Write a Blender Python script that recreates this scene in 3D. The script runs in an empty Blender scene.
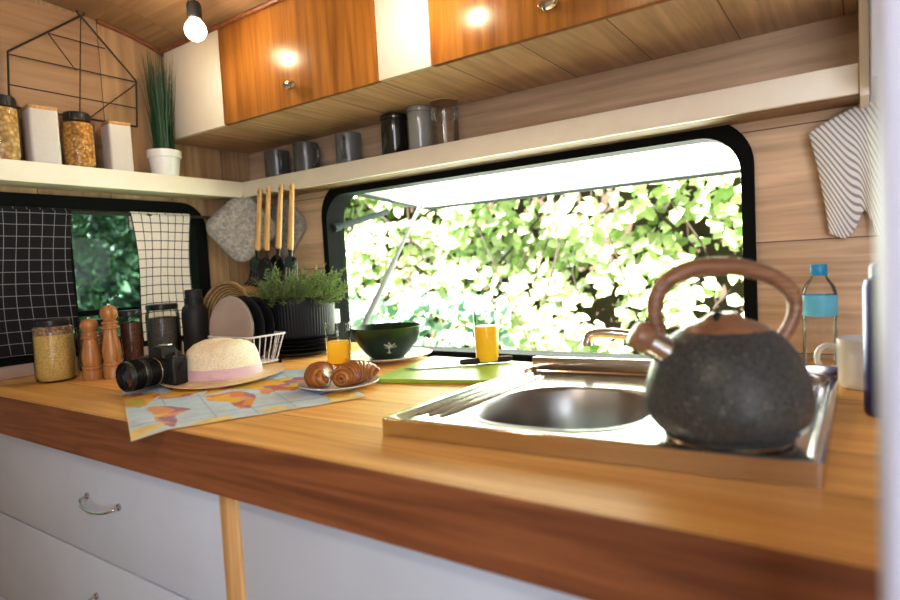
import bpy, bmesh, math, random
from mathutils import Vector, Matrix, noise
random.seed(7)
PI = math.pi
sc = bpy.context.scene
col = sc.collection
R = random.uniform

# ------------------------------------------------------------------ materials
def nm(name):
    m = bpy.data.materials.new(name); m.use_nodes = True
    nt = m.node_tree; b = nt.nodes['Principled BSDF']
    return m, nt, b
def N(nt, t, **k):
    n = nt.nodes.new(t)
    for a, v in k.items():
        if a in n.inputs.keys() if hasattr(n.inputs, 'keys') else False: n.inputs[a].default_value = v
        else: setattr(n, a, v)
    return n
def L(nt, a, b): nt.links.new(a, b)
def coords(nt, scale=(1, 1, 1), rot=(0, 0, 0), kind='Object'):
    tc = nt.nodes.new('ShaderNodeTexCoord'); mp = nt.nodes.new('ShaderNodeMapping')
    mp.inputs['Scale'].default_value = scale; mp.inputs['Rotation'].default_value = rot
    L(nt, tc.outputs[kind], mp.inputs['Vector']); return mp.outputs['Vector']
def ramp(nt, fac, stops):
    r = nt.nodes.new('ShaderNodeValToRGB'); e = r.color_ramp.elements
    while len(e) < len(stops): e.new(.5)
    for el, (p, c) in zip(e, stops): el.position = p; el.color = (*c, 1)
    L(nt, fac, r.inputs['Fac']); return r.outputs['Color']
def mixc(nt, a, b, fac, mode='MIX'):
    m = nt.nodes.new('ShaderNodeMix'); m.data_type = 'RGBA'; m.blend_type = mode
    for s, v in ((m.inputs['Factor'], fac), (m.inputs[6], a), (m.inputs[7], b)):
        if hasattr(v, 'links'): L(nt, v, s)
        elif isinstance(v, tuple): s.default_value = (*v, 1)
        else: s.default_value = v
    return m.outputs[2]
def math_(nt, op, a, b=None):
    m = nt.nodes.new('ShaderNodeMath'); m.operation = op
    for s, v in zip(m.inputs, (a, b)):
        if v is None: continue
        if hasattr(v, 'links'): L(nt, v, s)
        else: s.default_value = v
    return m.outputs[0]
def bump(nt, b, h, strength=.2, dist=.002):
    n = nt.nodes.new('ShaderNodeBump'); n.inputs['Strength'].default_value = strength; n.inputs['Distance'].default_value = dist
    L(nt, h, n.inputs['Height']); L(nt, n.outputs[0], b.inputs['Normal'])
def plain(name, c, rough=.5, metal=0, spec=.5, coat=0, var=.06, vs=25, bmp=0, emit=None, sheen=0):
    m, nt, b = nm(name)
    no = N(nt, 'ShaderNodeTexNoise'); no.inputs['Scale'].default_value = vs; no.inputs['Detail'].default_value = 4
    L(nt, coords(nt), no.inputs['Vector'])
    lo = tuple(x*(1-var) for x in c); hi = tuple(min(1, x*(1+var)) for x in c)
    L(nt, ramp(nt, no.outputs['Fac'], [(.3, lo), (.7, hi)]), b.inputs['Base Color'])
    b.inputs['Roughness'].default_value = rough; b.inputs['Metallic'].default_value = metal
    b.inputs['Specular IOR Level'].default_value = spec; b.inputs['Coat Weight'].default_value = coat
    b.inputs['Coat Roughness'].default_value = .12
    if sheen: b.inputs['Sheen Weight'].default_value = sheen
    if bmp: bump(nt, b, no.outputs['Fac'], bmp)
    if emit: b.inputs['Emission Color'].default_value = (*emit[0], 1); b.inputs['Emission Strength'].default_value = emit[1]
    return m
def wood(name, dark, light, grain='X', scale=1., rough=.45, coat=0, plank=None, line=.35, seed=0., cath=.5, linew=.012):
    """procedural timber: stretched noise + distorted bands; plank = (axis, width, offset) draws board seams"""
    m, nt, b = nm(name)
    st = {'X': (.35, 6, 6), 'Y': (6, .35, 6), 'Z': (6, 6, .35)}[grain]
    v = coords(nt, tuple(s*scale for s in st)); vec = v
    tc = nt.nodes.new('ShaderNodeTexCoord'); sep = nt.nodes.new('ShaderNodeSeparateXYZ'); L(nt, tc.outputs['Object'], sep.inputs[0])
    lf = None
    add = nt.nodes.new('ShaderNodeVectorMath'); add.operation = 'ADD'; L(nt, v, add.inputs[0]); add.inputs[1].default_value = (seed, seed*1.7, seed*.6)
    vec = add.outputs[0]; rnd = None
    if plank:
        ax, w, off = plank
        d = math_(nt, 'DIVIDE', math_(nt, 'ADD', sep.outputs['XYZ'.index(ax)], off), w)
        fl = math_(nt, 'FLOOR', d); fr = math_(nt, 'FRACT', d)
        wn = nt.nodes.new('ShaderNodeTexWhiteNoise'); wn.noise_dimensions = '1D'; L(nt, fl, wn.inputs['W']); rnd = wn.outputs['Value']
        lf = math_(nt, 'LESS_THAN', fr, linew)
        sh = nt.nodes.new('ShaderNodeVectorMath'); sh.operation = 'SCALE'; L(nt, wn.outputs['Color'], sh.inputs[0]); sh.inputs['Scale'].default_value = 9
        a2 = nt.nodes.new('ShaderNodeVectorMath'); a2.operation = 'ADD'; L(nt, vec, a2.inputs[0]); L(nt, sh.outputs[0], a2.inputs[1]); vec = a2.outputs[0]
    n1 = N(nt, 'ShaderNodeTexNoise'); n1.inputs['Scale'].default_value = 1.2; n1.inputs['Detail'].default_value = 3; n1.inputs['Distortion'].default_value = .6
    L(nt, vec, n1.inputs['Vector'])
    wv = math_(nt, 'FRACT', math_(nt, 'MULTIPLY', n1.outputs['Fac'], 9.0))
    tri = math_(nt, 'ABSOLUTE', math_(nt, 'SUBTRACT', math_(nt, 'MULTIPLY', wv, 2.), 1.))
    n2 = N(nt, 'ShaderNodeTexNoise'); n2.inputs['Scale'].default_value = 9; n2.inputs['Detail'].default_value = 6; n2.inputs['Roughness'].default_value = .65
    L(nt, vec, n2.inputs['Vector'])
    f = math_(nt, 'ADD', math_(nt, 'MULTIPLY', tri, cath*.5), math_(nt, 'MULTIPLY', n2.outputs['Fac'], 1-cath*.5))
    c = ramp(nt, f, [(.25, dark), (.72, light)])
    if rnd is not None:
        k = math_(nt, 'ADD', math_(nt, 'MULTIPLY', rnd, .3), .85)
        cc = nt.nodes.new('ShaderNodeCombineColor')
        for i in range(3): L(nt, k, cc.inputs[i])
        c = mixc(nt, c, cc.outputs[0], 1., 'MULTIPLY')
        c = mixc(nt, c, tuple(x*line for x in dark), lf)
    L(nt, c, b.inputs['Base Color'])
    b.inputs['Roughness'].default_value = rough; b.inputs['Coat Weight'].default_value = coat; b.inputs['Coat Roughness'].default_value = .15
    bump(nt, b, f, .12, .001)
    return m
def thin_glass(name, tint=(1, 1, 1), refl=.9, edge=.25, rough=0.):
    m, nt, b = nm(name); nt.nodes.remove(b)
    out = [n for n in nt.nodes if n.type == 'OUTPUT_MATERIAL'][0]
    t = nt.nodes.new('ShaderNodeBsdfTransparent'); t.inputs['Color'].default_value = (*tint, 1)
    g = nt.nodes.new('ShaderNodeBsdfGlossy'); g.inputs['Roughness'].default_value = rough; g.inputs['Color'].default_value = (refl, refl, refl, 1)
    lw = nt.nodes.new('ShaderNodeLayerWeight'); lw.inputs['Blend'].default_value = edge
    f = math_(nt, 'MAXIMUM', math_(nt, 'MULTIPLY', lw.outputs['Fresnel'], .9), .015)
    mx = nt.nodes.new('ShaderNodeMixShader'); L(nt, f, mx.inputs[0]); L(nt, t.outputs[0], mx.inputs[1]); L(nt, g.outputs[0], mx.inputs[2])
    L(nt, mx.outputs[0], out.inputs['Surface']); return m
def grains(name, stops, scale=300, rough=.6):
    m, nt, b = nm(name)
    v = N(nt, 'ShaderNodeTexVoronoi'); v.inputs['Scale'].default_value = scale; L(nt, coords(nt), v.inputs['Vector'])
    sp = nt.nodes.new('ShaderNodeSeparateColor'); L(nt, v.outputs['Color'], sp.inputs[0])
    c = ramp(nt, sp.outputs[0], stops)
    dk = ramp(nt, v.outputs['Distance'], [(.0, (1, 1, 1)), (.75, (.45, .4, .35))])
    L(nt, mixc(nt, c, dk, 1., 'MULTIPLY'), b.inputs['Base Color']); b.inputs['Roughness'].default_value = rough
    bump(nt, b, v.outputs['Distance'], -.4, .002); return m
def attr_mat(name, rough=.5, trans=0., spec=.4, attr='Col'):
    m, nt, b = nm(name)
    a = nt.nodes.new('ShaderNodeVertexColor'); a.layer_name = attr
    no = N(nt, 'ShaderNodeTexNoise'); no.inputs['Scale'].default_value = 40; L(nt, coords(nt), no.inputs['Vector'])
    c = mixc(nt, a.outputs['Color'], ramp(nt, no.outputs['Fac'], [(.3, (.85, .85, .85)), (.7, (1, 1, 1))]), 1., 'MULTIPLY')
    L(nt, c, b.inputs['Base Color']); b.inputs['Roughness'].default_value = rough; b.inputs['Specular IOR Level'].default_value = spec
    if trans:
        out = [n for n in nt.nodes if n.type == 'OUTPUT_MATERIAL'][0]
        t = nt.nodes.new('ShaderNodeBsdfTranslucent'); L(nt, c, t.inputs['Color'])
        mx = nt.nodes.new('ShaderNodeMixShader'); mx.inputs[0].default_value = trans
        L(nt, b.outputs[0], mx.inputs[1]); L(nt, t.outputs[0], mx.inputs[2]); L(nt, mx.outputs[0], out.inputs['Surface'])
    return m
def checked(name, base, line, pitch, lw, axes=('Y', 'Z'), rough=.85, trans=0., diag=None):
    m, nt, b = nm(name)
    tc = nt.nodes.new('ShaderNodeTexCoord'); sep = nt.nodes.new('ShaderNodeSeparateXYZ')
    L(nt, tc.outputs['UV'], sep.inputs[0])
    fs = []
    for i, a in enumerate(axes):
        if diag: d = math_(nt, 'ADD', math_(nt, 'MULTIPLY', sep.outputs[0], diag[0]), math_(nt, 'MULTIPLY', sep.outputs[1], diag[1]))
        else: d = sep.outputs[i]
        fs.append(math_(nt, 'LESS_THAN', math_(nt, 'FRACT', math_(nt, 'DIVIDE', d, pitch)), lw))
    f = fs[0] if len(fs) == 1 else math_(nt, 'MAXIMUM', fs[0], fs[1])
    no = N(nt, 'ShaderNodeTexNoise'); no.inputs['Scale'].default_value = 300; L(nt, coords(nt), no.inputs['Vector'])
    c = mixc(nt, base, line, f)
    L(nt, c, b.inputs['Base Color']); b.inputs['Roughness'].default_value = rough; b.inputs['Specular IOR Level'].default_value = .2
    bump(nt, b, no.outputs['Fac'], .15, .0006)
    return m

M = {}
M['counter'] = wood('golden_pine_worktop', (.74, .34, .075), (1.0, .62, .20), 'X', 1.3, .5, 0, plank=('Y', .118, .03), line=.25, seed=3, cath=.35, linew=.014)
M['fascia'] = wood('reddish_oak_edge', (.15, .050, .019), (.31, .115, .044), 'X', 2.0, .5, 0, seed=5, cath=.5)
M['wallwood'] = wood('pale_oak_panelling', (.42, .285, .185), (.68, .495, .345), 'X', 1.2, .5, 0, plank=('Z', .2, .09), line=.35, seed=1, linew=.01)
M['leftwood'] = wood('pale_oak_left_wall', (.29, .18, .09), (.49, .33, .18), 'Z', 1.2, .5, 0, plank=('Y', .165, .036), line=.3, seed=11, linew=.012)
M['ceilwood'] = wood('ceiling_veneer', (.29, .17, .08), (.46, .295, .155), 'X', 1.0, .5, .1, plank=('X', 1.1, .35), line=.6, seed=21, linew=.002)
M['cabunder'] = wood('cabinet_underside_boards', (.58, .40, .235), (.86, .64, .41), 'Y', 1.3, .5, 0, plank=('X', .155, .02), line=.3, seed=31, linew=.014)
M['doorwood'] = wood('varnished_orange_door', (.24, .085, .014), (.56, .245, .046), 'Z', 1.1, .30, .25, seed=41, cath=.3)
M['trimwood'] = wood('dark_trim', (.16, .05, .015), (.30, .11, .04), 'Y', 2, .4, .2)
M['stile'] = wood('pine_stile', (.55, .30, .11), (.78, .50, .24), 'Z', 2, .5, 0, seed=8)
M['white'] = plain('white_cabinet_paint', (.80, .80, .81), .45, var=.03)
M['drawer'] = plain('white_drawer_paint', (.59, .65, .76), .5, var=.03, vs=9)
M['cream'] = plain('cream_white_paint', (.86, .80, .70), .45, var=.02)
M['floor'] = wood('floor_boards', (.2, .11, .05), (.36, .22, .12), 'X', 1, .5, 0, plank=('Y', .12, 0))
M['offwall'] = plain('warm_white_wall', (.72, .62, .50), .7)
M['rubber'] = plain('black_rubber', (.008, .0085, .008), .55, spec=.03)
M['steel'] = plain('brushed_steel', (.62, .62, .62), .22, 1, var=.05)
M['steelside'] = plain('sink_steel', (.66, .63, .60), .17, 1, var=.06, vs=14)
M['bowlsteel'] = plain('matte_sink_bowl_steel', (.42, .43, .44), .35, 1, var=.08)
M['chrome'] = plain('chrome', (.8, .8, .8), .08, 1, var=.01)
M['wire'] = plain('white_coated_wire', (.74, .73, .80), .3, .15)
M['blackwire'] = plain('black_wire', (.02, .015, .012), .5)
M['blackplastic'] = plain('black_plastic', (.012, .012, .014), .35)
M['black'] = plain('matte_black', (.014, .015, .018), .55)
M['blackceramic'] = plain('black_ceramic', (.013, .014, .017), .28)
M['whiteceramic'] = plain('white_ceramic', (.80, .82, .86), .2, coat=.4, var=.02)
M['plasticwhite'] = plain('white_strut', (.20, .205, .205), .5, spec=.1, var=.02)
M['greymetal'] = plain('grey_stay', (.05, .06, .065), .5, spec=.05)
M['glass'] = thin_glass('clear_glass', (.97, .98, .97), edge=.12)
M['jarglass'] = thin_glass('jar_glass', (.96, .97, .95), edge=.2)
M['windowglass'] = thin_glass('dark_window_glass', (.62, .78, .70), edge=.12)
M['pet'] = thin_glass('bottle_plastic', (.96, .97, .98), edge=.2, rough=.05)
M['millwood'] = wood('beech_mill', (.34, .13, .038), (.56, .27, .09), 'Z', 3, .38, .2, seed=2)
M['utwood'] = wood('bamboo_handle', (.55, .30, .10), (.78, .50, .22), 'Z', 3, .5)
M['lidwood'] = wood('bamboo_lid', (.42, .22, .09), (.62, .38, .18), 'X', 3, .5)
M['walnut'] = wood('walnut_handle', (.17, .078, .045), (.43, .24, .145), 'X', 5, .35, .3, seed=6)
M['orangeboard'] = wood('orange_board', (.36, .15, .05), (.5, .25, .10), 'X', 3, .5)

# ------------------------------------------------------------------ mesh helpers
def setp(o, label=None, cat=None, group=None, kind=None):
    if label: o['label'] = label
    if cat: o['category'] = cat
    if group: o['group'] = group
    if kind: o['kind'] = kind
    return o
def link_mesh(name, me, mat, parent=None, loc=(0, 0, 0), rot=None, smooth=True):
    o = bpy.data.objects.new(name, me); col.objects.link(o)
    if mat and not me.materials: me.materials.append(mat)
    if parent: o.parent = parent
    o.location = loc
    if rot: o.rotation_euler = rot
    return o
def obj(name, bm, mat, parent=None, loc=(0, 0, 0), rot=None, smooth=True, angle=35):
    bmesh.ops.recalc_face_normals(bm, faces=bm.faces)
    me = bpy.data.meshes.new(name); bm.to_mesh(me); bm.free()
    if smooth:
        me.polygons.foreach_set('use_smooth', [True]*len(me.polygons))
        me.set_sharp_from_angle(angle=math.radians(angle))
    return link_mesh(name, me, mat, parent, loc, rot)
def thing(name, label, cat, loc=(0, 0, 0), rotz=0, group=None):
    o = bpy.data.objects.new(name, None); o.empty_display_size = .05; col.objects.link(o)
    o.location = loc; o.rotation_euler = (0, 0, rotz)
    return setp(o, label, cat, group)
def struct(name, bm, mat, **k):
    return setp(obj(name, bm, mat, **k), kind='structure')
def dup(root, loc, rotz=None, label=None):
    r = root.copy(); col.objects.link(r); r.location = loc
    if rotz is not None: r.rotation_euler = (r.rotation_euler[0], r.rotation_euler[1], rotz)
    if label: r['label'] = label
    for ch in list(root.children):
        c = ch.copy(); col.objects.link(c); c.parent = r
        for g in list(ch.children):
            d = g.copy(); col.objects.link(d); d.parent = c
    return r
def box(bm, a, b, bev=0, mtx=None, seg=2):
    r = bmesh.ops.create_cube(bm, size=1); vs = r['verts']
    s = Vector(b)-Vector(a); c = (Vector(a)+Vector(b))/2
    for v in vs: v.co = Vector((v.co.x*s.x, v.co.y*s.y, v.co.z*s.z))+c
    if bev:
        es = list({e for v in vs for e in v.link_edges})
        rr = bmesh.ops.bevel(bm, geom=es, offset=bev, segments=seg, profile=.5, affect='EDGES')
        vs = list({v for v in rr['verts']} | {v for v in vs if v.is_valid})
    if mtx: 
        for v in vs: v.co = mtx @ v.co
    return vs
def lathe(bm, prof, seg=48, mtx=None, close=False):
    rings = []; nv = []
    for r, z in prof:
        if r < 1e-6: ring = [bm.verts.new((0, 0, z))]
        else: ring = [bm.verts.new((r*math.cos(2*PI*i/seg), r*math.sin(2*PI*i/seg), z)) for i in range(seg)]
        rings.append(ring); nv += ring
    pairs = list(zip(rings, rings[1:]))
    if close: pairs.append((rings[-1], rings[0]))
    for a, b in pairs:
        for i in range(seg):
            j = (i+1) % seg
            if len(a) == 1 and len(b) == 1: continue
            if len(a) == 1: bm.faces.new((a[0], b[i], b[j]))
            elif len(b) == 1: bm.faces.new((a[i], a[j], b[0]))
            else: bm.faces.new((a[i], a[j], b[j], b[i]))
    if mtx:
        for v in nv: v.co = mtx @ v.co
    return nv
def tube(bm, pts, rad, seg=10, cap=True, flat=1.):
    pts = [Vector(p) for p in pts]; n = len(pts)
    if not hasattr(rad, '__len__'): rad = [rad]*n
    t = [(pts[min(i+1, n-1)]-pts[max(i-1, 0)]).normalized() for i in range(n)]
    up = Vector((0, 0, 1)) if abs(t[0].z) < .9 else Vector((1, 0, 0))
    u = (up-t[0]*up.dot(t[0])).normalized(); rings = []
    for i in range(n):
        u = (u-t[i]*u.dot(t[i])).normalized(); w = t[i].cross(u)
        rings.append([bm.verts.new(pts[i]+(u*math.cos(2*PI*k/seg)+w*math.sin(2*PI*k/seg)*flat)*rad[i]) for k in range(seg)])
    for a, b in zip(rings, rings[1:]):
        for k in range(seg): bm.faces.new((a[k], a[(k+1) % seg], b[(k+1) % seg], b[k]))
    if cap: bm.faces.new(rings[0][::-1]); bm.faces.new(rings[-1])
def cyl(bm, a, b, r, seg=16): tube(bm, [a, b], r, seg)
def spline(pts, n=8):
    P = [Vector(p) for p in pts]; out = []
    P = [P[0]*2-P[1]]+P+[P[-1]*2-P[-2]]
    for i in range(1, len(P)-2):
        for k in range(n):
            t = k/n; a, b, c, d = P[i-1], P[i], P[i+1], P[i+2]
            out.append(.5*((2*b)+(c-a)*t+(2*a-5*b+4*c-d)*t*t+(3*b-a-3*c+d)*t**3))
    out.append(P[-2]); return out
def rrect(x0, x1, y0, y1, r, n=8):
    out = []
    for cx, cy, a0 in ((x1-r, y1-r, 0), (x0+r, y1-r, 90), (x0+r, y0+r, 180), (x1-r, y0+r, 270)):
        for k in range(n+1):
            a = math.radians(a0+90*k/n); out.append((cx+r*math.cos(a), cy+r*math.sin(a)))
    return out
def holed(bm, outer, holes, to3, depth):
    """extruded flat plate with holes; to3(u, v, d) -> xyz, d in 0..depth"""
    tmp = bmesh.new()
    loops = [outer]+holes; es = []
    for lp in loops:
        vs = [tmp.verts.new((u, v, 0)) for u, v in lp]
        es += [tmp.edges.new((vs[i], vs[(i+1) % len(vs)])) for i in range(len(vs))]
    bmesh.ops.triangle_fill(tmp, use_beauty=True, use_dissolve=False, edges=es)
    tmp.verts.ensure_lookup_table()
    tmp.verts.index_update()
    for d in (0, depth):
        vs = [bm.verts.new(to3(v.co.x, v.co.y, d)) for v in tmp.verts]
        for f in tmp.faces:
            bm.faces.new([vs[v.index] for v in (f.verts if d == 0 else reversed(f.verts))])
        if d == 0: A = vs
        else: B = vs
    k = 0
    for lp in loops:
        n = len(lp)
        for i in range(n):
            j = (i+1) % n
            bm.faces.new((A[k+i], A[k+j], B[k+j], B[k+i]))
        k += n
    tmp.free()
def loft(bm, loops, cap=(True, True)):
    rs = [[bm.verts.new(p) for p in lp] for lp in loops]
    for a, b in zip(rs, rs[1:]):
        n = len(a)
        for i in range(n): bm.faces.new((a[i], a[(i+1) % n], b[(i+1) % n], b[i]))
    if cap[0]: bm.faces.new(rs[0][::-1])
    if cap[1]: bm.faces.new(rs[-1])
def from_py(name, verts, faces, mat, parent=None, colors=None, smooth=False, uvs=None):
    me = bpy.data.meshes.new(name); me.from_pydata(verts, [], faces)
    if colors:
        a = me.color_attributes.new('Col', 'FLOAT_COLOR', 'POINT')
        flat = []
        for c in colors: flat += [c[0], c[1], c[2], 1]
        a.data.foreach_set('color', flat)
    if uvs:
        uv = me.uv_layers.new(name='UV')
        for lp in me.loops: uv.data[lp.index].uv = uvs[lp.vertex_index]
    if smooth: me.polygons.foreach_set('use_smooth', [True]*len(me.polygons))
    me.update()
    return link_mesh(name, me, mat, parent)

# ------------------------------------------------------------------ room dimensions
XL, YW = -1.565, 1.22
ZC, YF = .90, .44
CEIL = [(-1.3, 1.772), (.5, 1.770), (.666, 1.764), (.787, 1.755), (.873, 1.742), (.953, 1.718), (1.05, 1.672), (1.14, 1.605), (1.24, 1.51)]
def smooth_ceil(): return [(p.x, p.y) for p in spline([(a, b, 0) for a, b in CEIL], 4)]
CL = smooth_ceil()

# walls
bm = bmesh.new()
WIN1 = rrect(-1.255, -.157, .872, 1.343, .088, 10)
holed(bm, [(XL-.05, -.02), (1.2, -.02), (1.2, 1.62), (XL-.05, 1.62)], [rrect(-1.24, -.172, .885, 1.322, .075, 10)], lambda u, v, d: (u, YW+d, v), .05)
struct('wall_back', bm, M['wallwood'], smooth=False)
bm = bmesh.new()
prof = [(-1.3, -.02), (1.219, -.02)]+[(y, z+.01) for y, z in reversed(CL) if y < 1.22]
holed(bm, prof, [rrect(.215, 1.03, .945, 1.298, .06, 10)], lambda u, v, d: (XL-d, u, v), .05)
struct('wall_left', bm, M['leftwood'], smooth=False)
# pinkish plywood upper panel left of the seam on the left wall
bm = bmesh.new(); box(bm, (XL-.002, -.6, 1.39), (XL+.004, .787, 1.752), .001)
M['plyupper'] = wood('pink_plywood', (.31, .19, .11), (.43, .285, .175), 'Y', 1.2, .5, 0, seed=17, cath=.5)
setp(obj('trim_1', bm, M['plyupper']), kind='structure')
# curved dark bead where the left wall meets the ceiling
bm = bmesh.new()
tube(bm, [(XL+.006, y, z-.004) for y, z in CL if .78 < y < 1.0], .0065, 8)
setp(obj('trim_2', bm, M['trimwood']), kind='structure')
bm = bmesh.new()
for k, (a, b) in enumerate(zip(CL, CL[1:])):
    pass
loopA = [(XL-.05, y, z) for y, z in CL]+[(XL-.05, y, z+.04) for y, z in reversed(CL)]
loopB = [(1.2, p[1], p[2]) for p in loopA]
loft(bm, [loopA, loopB]); struct('ceiling', bm, M['ceilwood'], smooth=True)
bm = bmesh.new(); box(bm, (XL-.05, -1.35, -.04), (1.25, YW+.05, 0)); struct('floor', bm, M['floor'], smooth=False)
bm = bmesh.new(); box(bm, (XL-.05, -1.35, 0), (1.25, -1.3, 1.80)); struct('wall_front', bm, M['offwall'], smooth=False)
bm = bmesh.new(); box(bm, (1.2, -1.3, 0), (1.25, YW+.05, 1.80)); struct('wall_right', bm, M['offwall'], smooth=False)
# white partition end at the right, close to the lens
bm = bmesh.new(); box(bm, (.0048, .235, 0), (.105, .30, 1.765), .006)
M['partition'] = plain('lavender_white_paint', (.54, .57, .74), .5, var=.03, vs=6)
setp(obj('wall_partition', bm, M['partition']), kind='structure')

# ------------------------------------------------------------------ big open window
w1 = setp(thing('window_1', None, None), kind='structure')
bm = bmesh.new()
holed(bm, WIN1, [rrect(-1.236, -.178, .888, 1.311, .072, 10)], lambda u, v, d: (u, YW-.010+d, v), .050)
obj('window_frame', bm, M['rubber'], w1)
bm = bmesh.new()
holed(bm, rrect(-1.24, -.172, .882, 1.322, .075, 10), [rrect(-1.236, -.176, .888, 1.314, .070, 10)], lambda u, v, d: (u, YW+.041+d, v), .018)
obj('outer_frame', bm, plain('greenish_black_seal', (.008, .012, .010), .55, spec=.03), w1)
# flap: acrylic pane swung out and up
m, nt, b = nm('milky_acrylic')
out = [n for n in nt.nodes if n.type == 'OUTPUT_MATERIAL'][0]; nt.nodes.remove(b)
t = nt.nodes.new('ShaderNodeBsdfTransparent'); t.inputs[0].default_value = (.95, 1, .96, 1)
d = nt.nodes.new('ShaderNodeBsdfTranslucent'); d.inputs[0].default_value = (.75, .82, .75, 1)
g = nt.nodes.new('ShaderNodeBsdfGlossy'); g.inputs['Roughness'].default_value = .08; g.inputs[0].default_value = (.9, .95, .9, 1)
no = nt.nodes.new('ShaderNodeTexNoise'); no.inputs['Scale'].default_value = 9; no.inputs['Detail'].default_value = 5; L(nt, coords(nt), no.inputs['Vector'])
mx = nt.nodes.new('ShaderNodeMixShader'); L(nt, ramp(nt, no.outputs['Fac'], [(.3, (.22, .22, .22)), (.7, (.5, .5, .5))]), mx.inputs[0]); L(nt, t.outputs[0], mx.inputs[1]); L(nt, d.outputs[0], mx.inputs[2])
mx2 = nt.nodes.new('ShaderNodeMixShader'); mx2.inputs[0].default_value = .22; L(nt, mx.outputs[0], mx2.inputs[1]); L(nt, g.outputs[0], mx2.inputs[2])
L(nt, mx2.outputs[0], out.inputs['Surface']); M['acrylic'] = m
hy, hz, ey, ez = 1.285, 1.338, 1.70, 1.304
nrm = Vector((0, -(ez-hz), ey-hy)).normalized()
def pane3(u, v, d):
    t = v; return (u, hy+(ey-hy)*t+nrm.y*d, hz+(ez-hz)*t+nrm.z*d)
bm = bmesh.new(); holed(bm, rrect(-1.25, -.165, 0, 1, .05, 6), [], pane3, .004); obj('window_pane', bm, M['acrylic'], w1)
bm = bmesh.new()
tube(bm, [pane3(-1.25, .03, -.003), pane3(-1.25, .9, -.003), pane3(-1.235, .985, -.003), pane3(-1.20, 1, -.003), pane3(-.21, 1, -.003), pane3(-.178, .985, -.003), pane3(-.165, .9, -.003), pane3(-.165, .03, -.003)], .0065, 8)
obj('pane_edge', bm, plain('grey_pane_edge', (.03, .035, .035), .5, spec=.2), w1)
def strut(a, b):
    bm = bmesh.new(); a = Vector(a); b = Vector(b)
    tube(bm, [a, a+(b-a)*.55], .0095, 12); o = obj('window_strut', bm, M['plasticwhite'], w1)
    bm = bmesh.new(); tube(bm, [a+(b-a)*.5, b], .0066, 12); tube(bm, [b+Vector((-.012, 0, 0)), b+Vector((.012, 0, 0))], .011, 12)
    obj('inner_tube', bm, M['plasticwhite'], o)
strut((-1.232, 1.308, .905), (-1.235, 1.65, 1.308)); strut((-.188, 1.308, .905), (-.185, 1.62, 1.308))
bm = bmesh.new(); tube(bm, [(-1.238, 1.25, 1.226), (-1.238, 1.484, 1.281)], .009, 8, flat=.35)
tube(bm, [(-1.238, 1.236, 1.223), (-1.238, 1.262, 1.229)], .013, 10)
obj('stay_arm', bm, M['greymetal'], w1)
bm = bmesh.new(); box(bm, (-1.225, 1.19, .955), (-1.208, 1.212, .995), .003); box(bm, (-1.222, 1.182, .968), (-1.211, 1.192, .985), .002)
obj('window_latch', bm, plain('pale_latch', (.7, .72, .72), .4), w1)
# low inner sill between worktop and window
bm = bmesh.new(); box(bm, (-1.039, 1.062, .845), (-.14, 1.222, .862), .002)
setp(obj('window_sill', bm, M['white'], w1))

# ------------------------------------------------------------------ left window with cloth curtains
w2 = setp(thing('window_2', None, None), kind='structure')
bm = bmesh.new()
holed(bm, rrect(.20, 1.045, .930, 1.313, .075, 10), [rrect(.232, 1.010, .962, 1.281, .05, 10)], lambda u, v, d: (XL+.012-d, u, v), .05)
obj('window_frame', bm, M['rubber'], w2)
bm = bmesh.new()
holed(bm, rrect(.215, 1.03, .945, 1.298, .06, 8), [], lambda u, v, d: (XL-.03-d, u, v), .003); obj('window_glass', bm, M['windowglass'], w2)
bm = bmesh.new()
for y in (.690, .866): box(bm, (XL-.028, y-.006, .955), (XL-.014, y+.006, 1.285), .002)
box(bm, (XL-.028, .69, 1.022), (XL-.014, .866, 1.036), .002)
obj('glazing_bar', bm, M['rubber'], w2)
rod = thing('curtain_rod', 'thin black rod across the left window carrying two checked cloths', 'curtain rod')
bm = bmesh.new(); tube(bm, [(XL+.03, .18, 1.272), (XL+.03, 1.075, 1.272)], .0042, 10); obj('rod', bm, M['blackwire'], rod)
for y in (.2, 1.06):
    bm = bmesh.new(); tube(bm, [(XL-.001, y, 1.272), (XL+.034, y, 1.272)], .004, 8); obj('bracket', bm, M['blackwire'], rod)
def cloth(name, y0, y1, z0, z1, mat, label, skew, amp, fold):
    vs, fs, uv = [], [], []; nu, nv = 60, 50
    for j in range(nv+1):
        v = j/nv
        for i in range(nu+1):
            u = i/nu
            y = y0+(y1-y0)*u+skew*v*(u-.35)+.006*math.sin(v*5+u*3)
            x = XL+.0355+amp*(.25+v)*math.sin(u*fold*2*PI+1.0+.5*v)+amp*.4*math.sin(u*17+v*2)
            z = z1+(z0-z1)*v+.004*math.sin(u*4)*v
            vs.append((x, y, z)); uv.append(((y1-y0)*u, (z1-z0)*(1-v)))
    for j in range(nv):
        for i in range(nu): a = j*(nu+1)+i; fs.append((a, a+1, a+nu+2, a+nu+1))
    # back half folded over the rod
    n0 = len(vs)
    for j in range(13):
        v = j/12
        for i in range(nu+1):
            u = i/nu; t = PI*v
            if v < .5: p = (XL+.030+.0055*math.cos(t*2)*1.0, y0+(y1-y0)*u, z1+.0055*math.sin(t*2))
            else: p = (XL+.0245, y0+(y1-y0)*u, z1-.08*(v-.5))
            vs.append(p); uv.append(((y1-y0)*u, (z1-z0)+.1*v))
    for j in range(12):
        for i in range(nu): a = n0+j*(nu+1)+i; fs.append((a, a+1, a+nu+2, a+nu+1))
    o = from_py(name, vs, fs, mat, None, smooth=True, uvs=uv)
    sm = o.modifiers.new('thick', 'SOLIDIFY'); sm.thickness = .0012; sm.offset = 0
    return setp(o, label, 'cloth')
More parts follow.
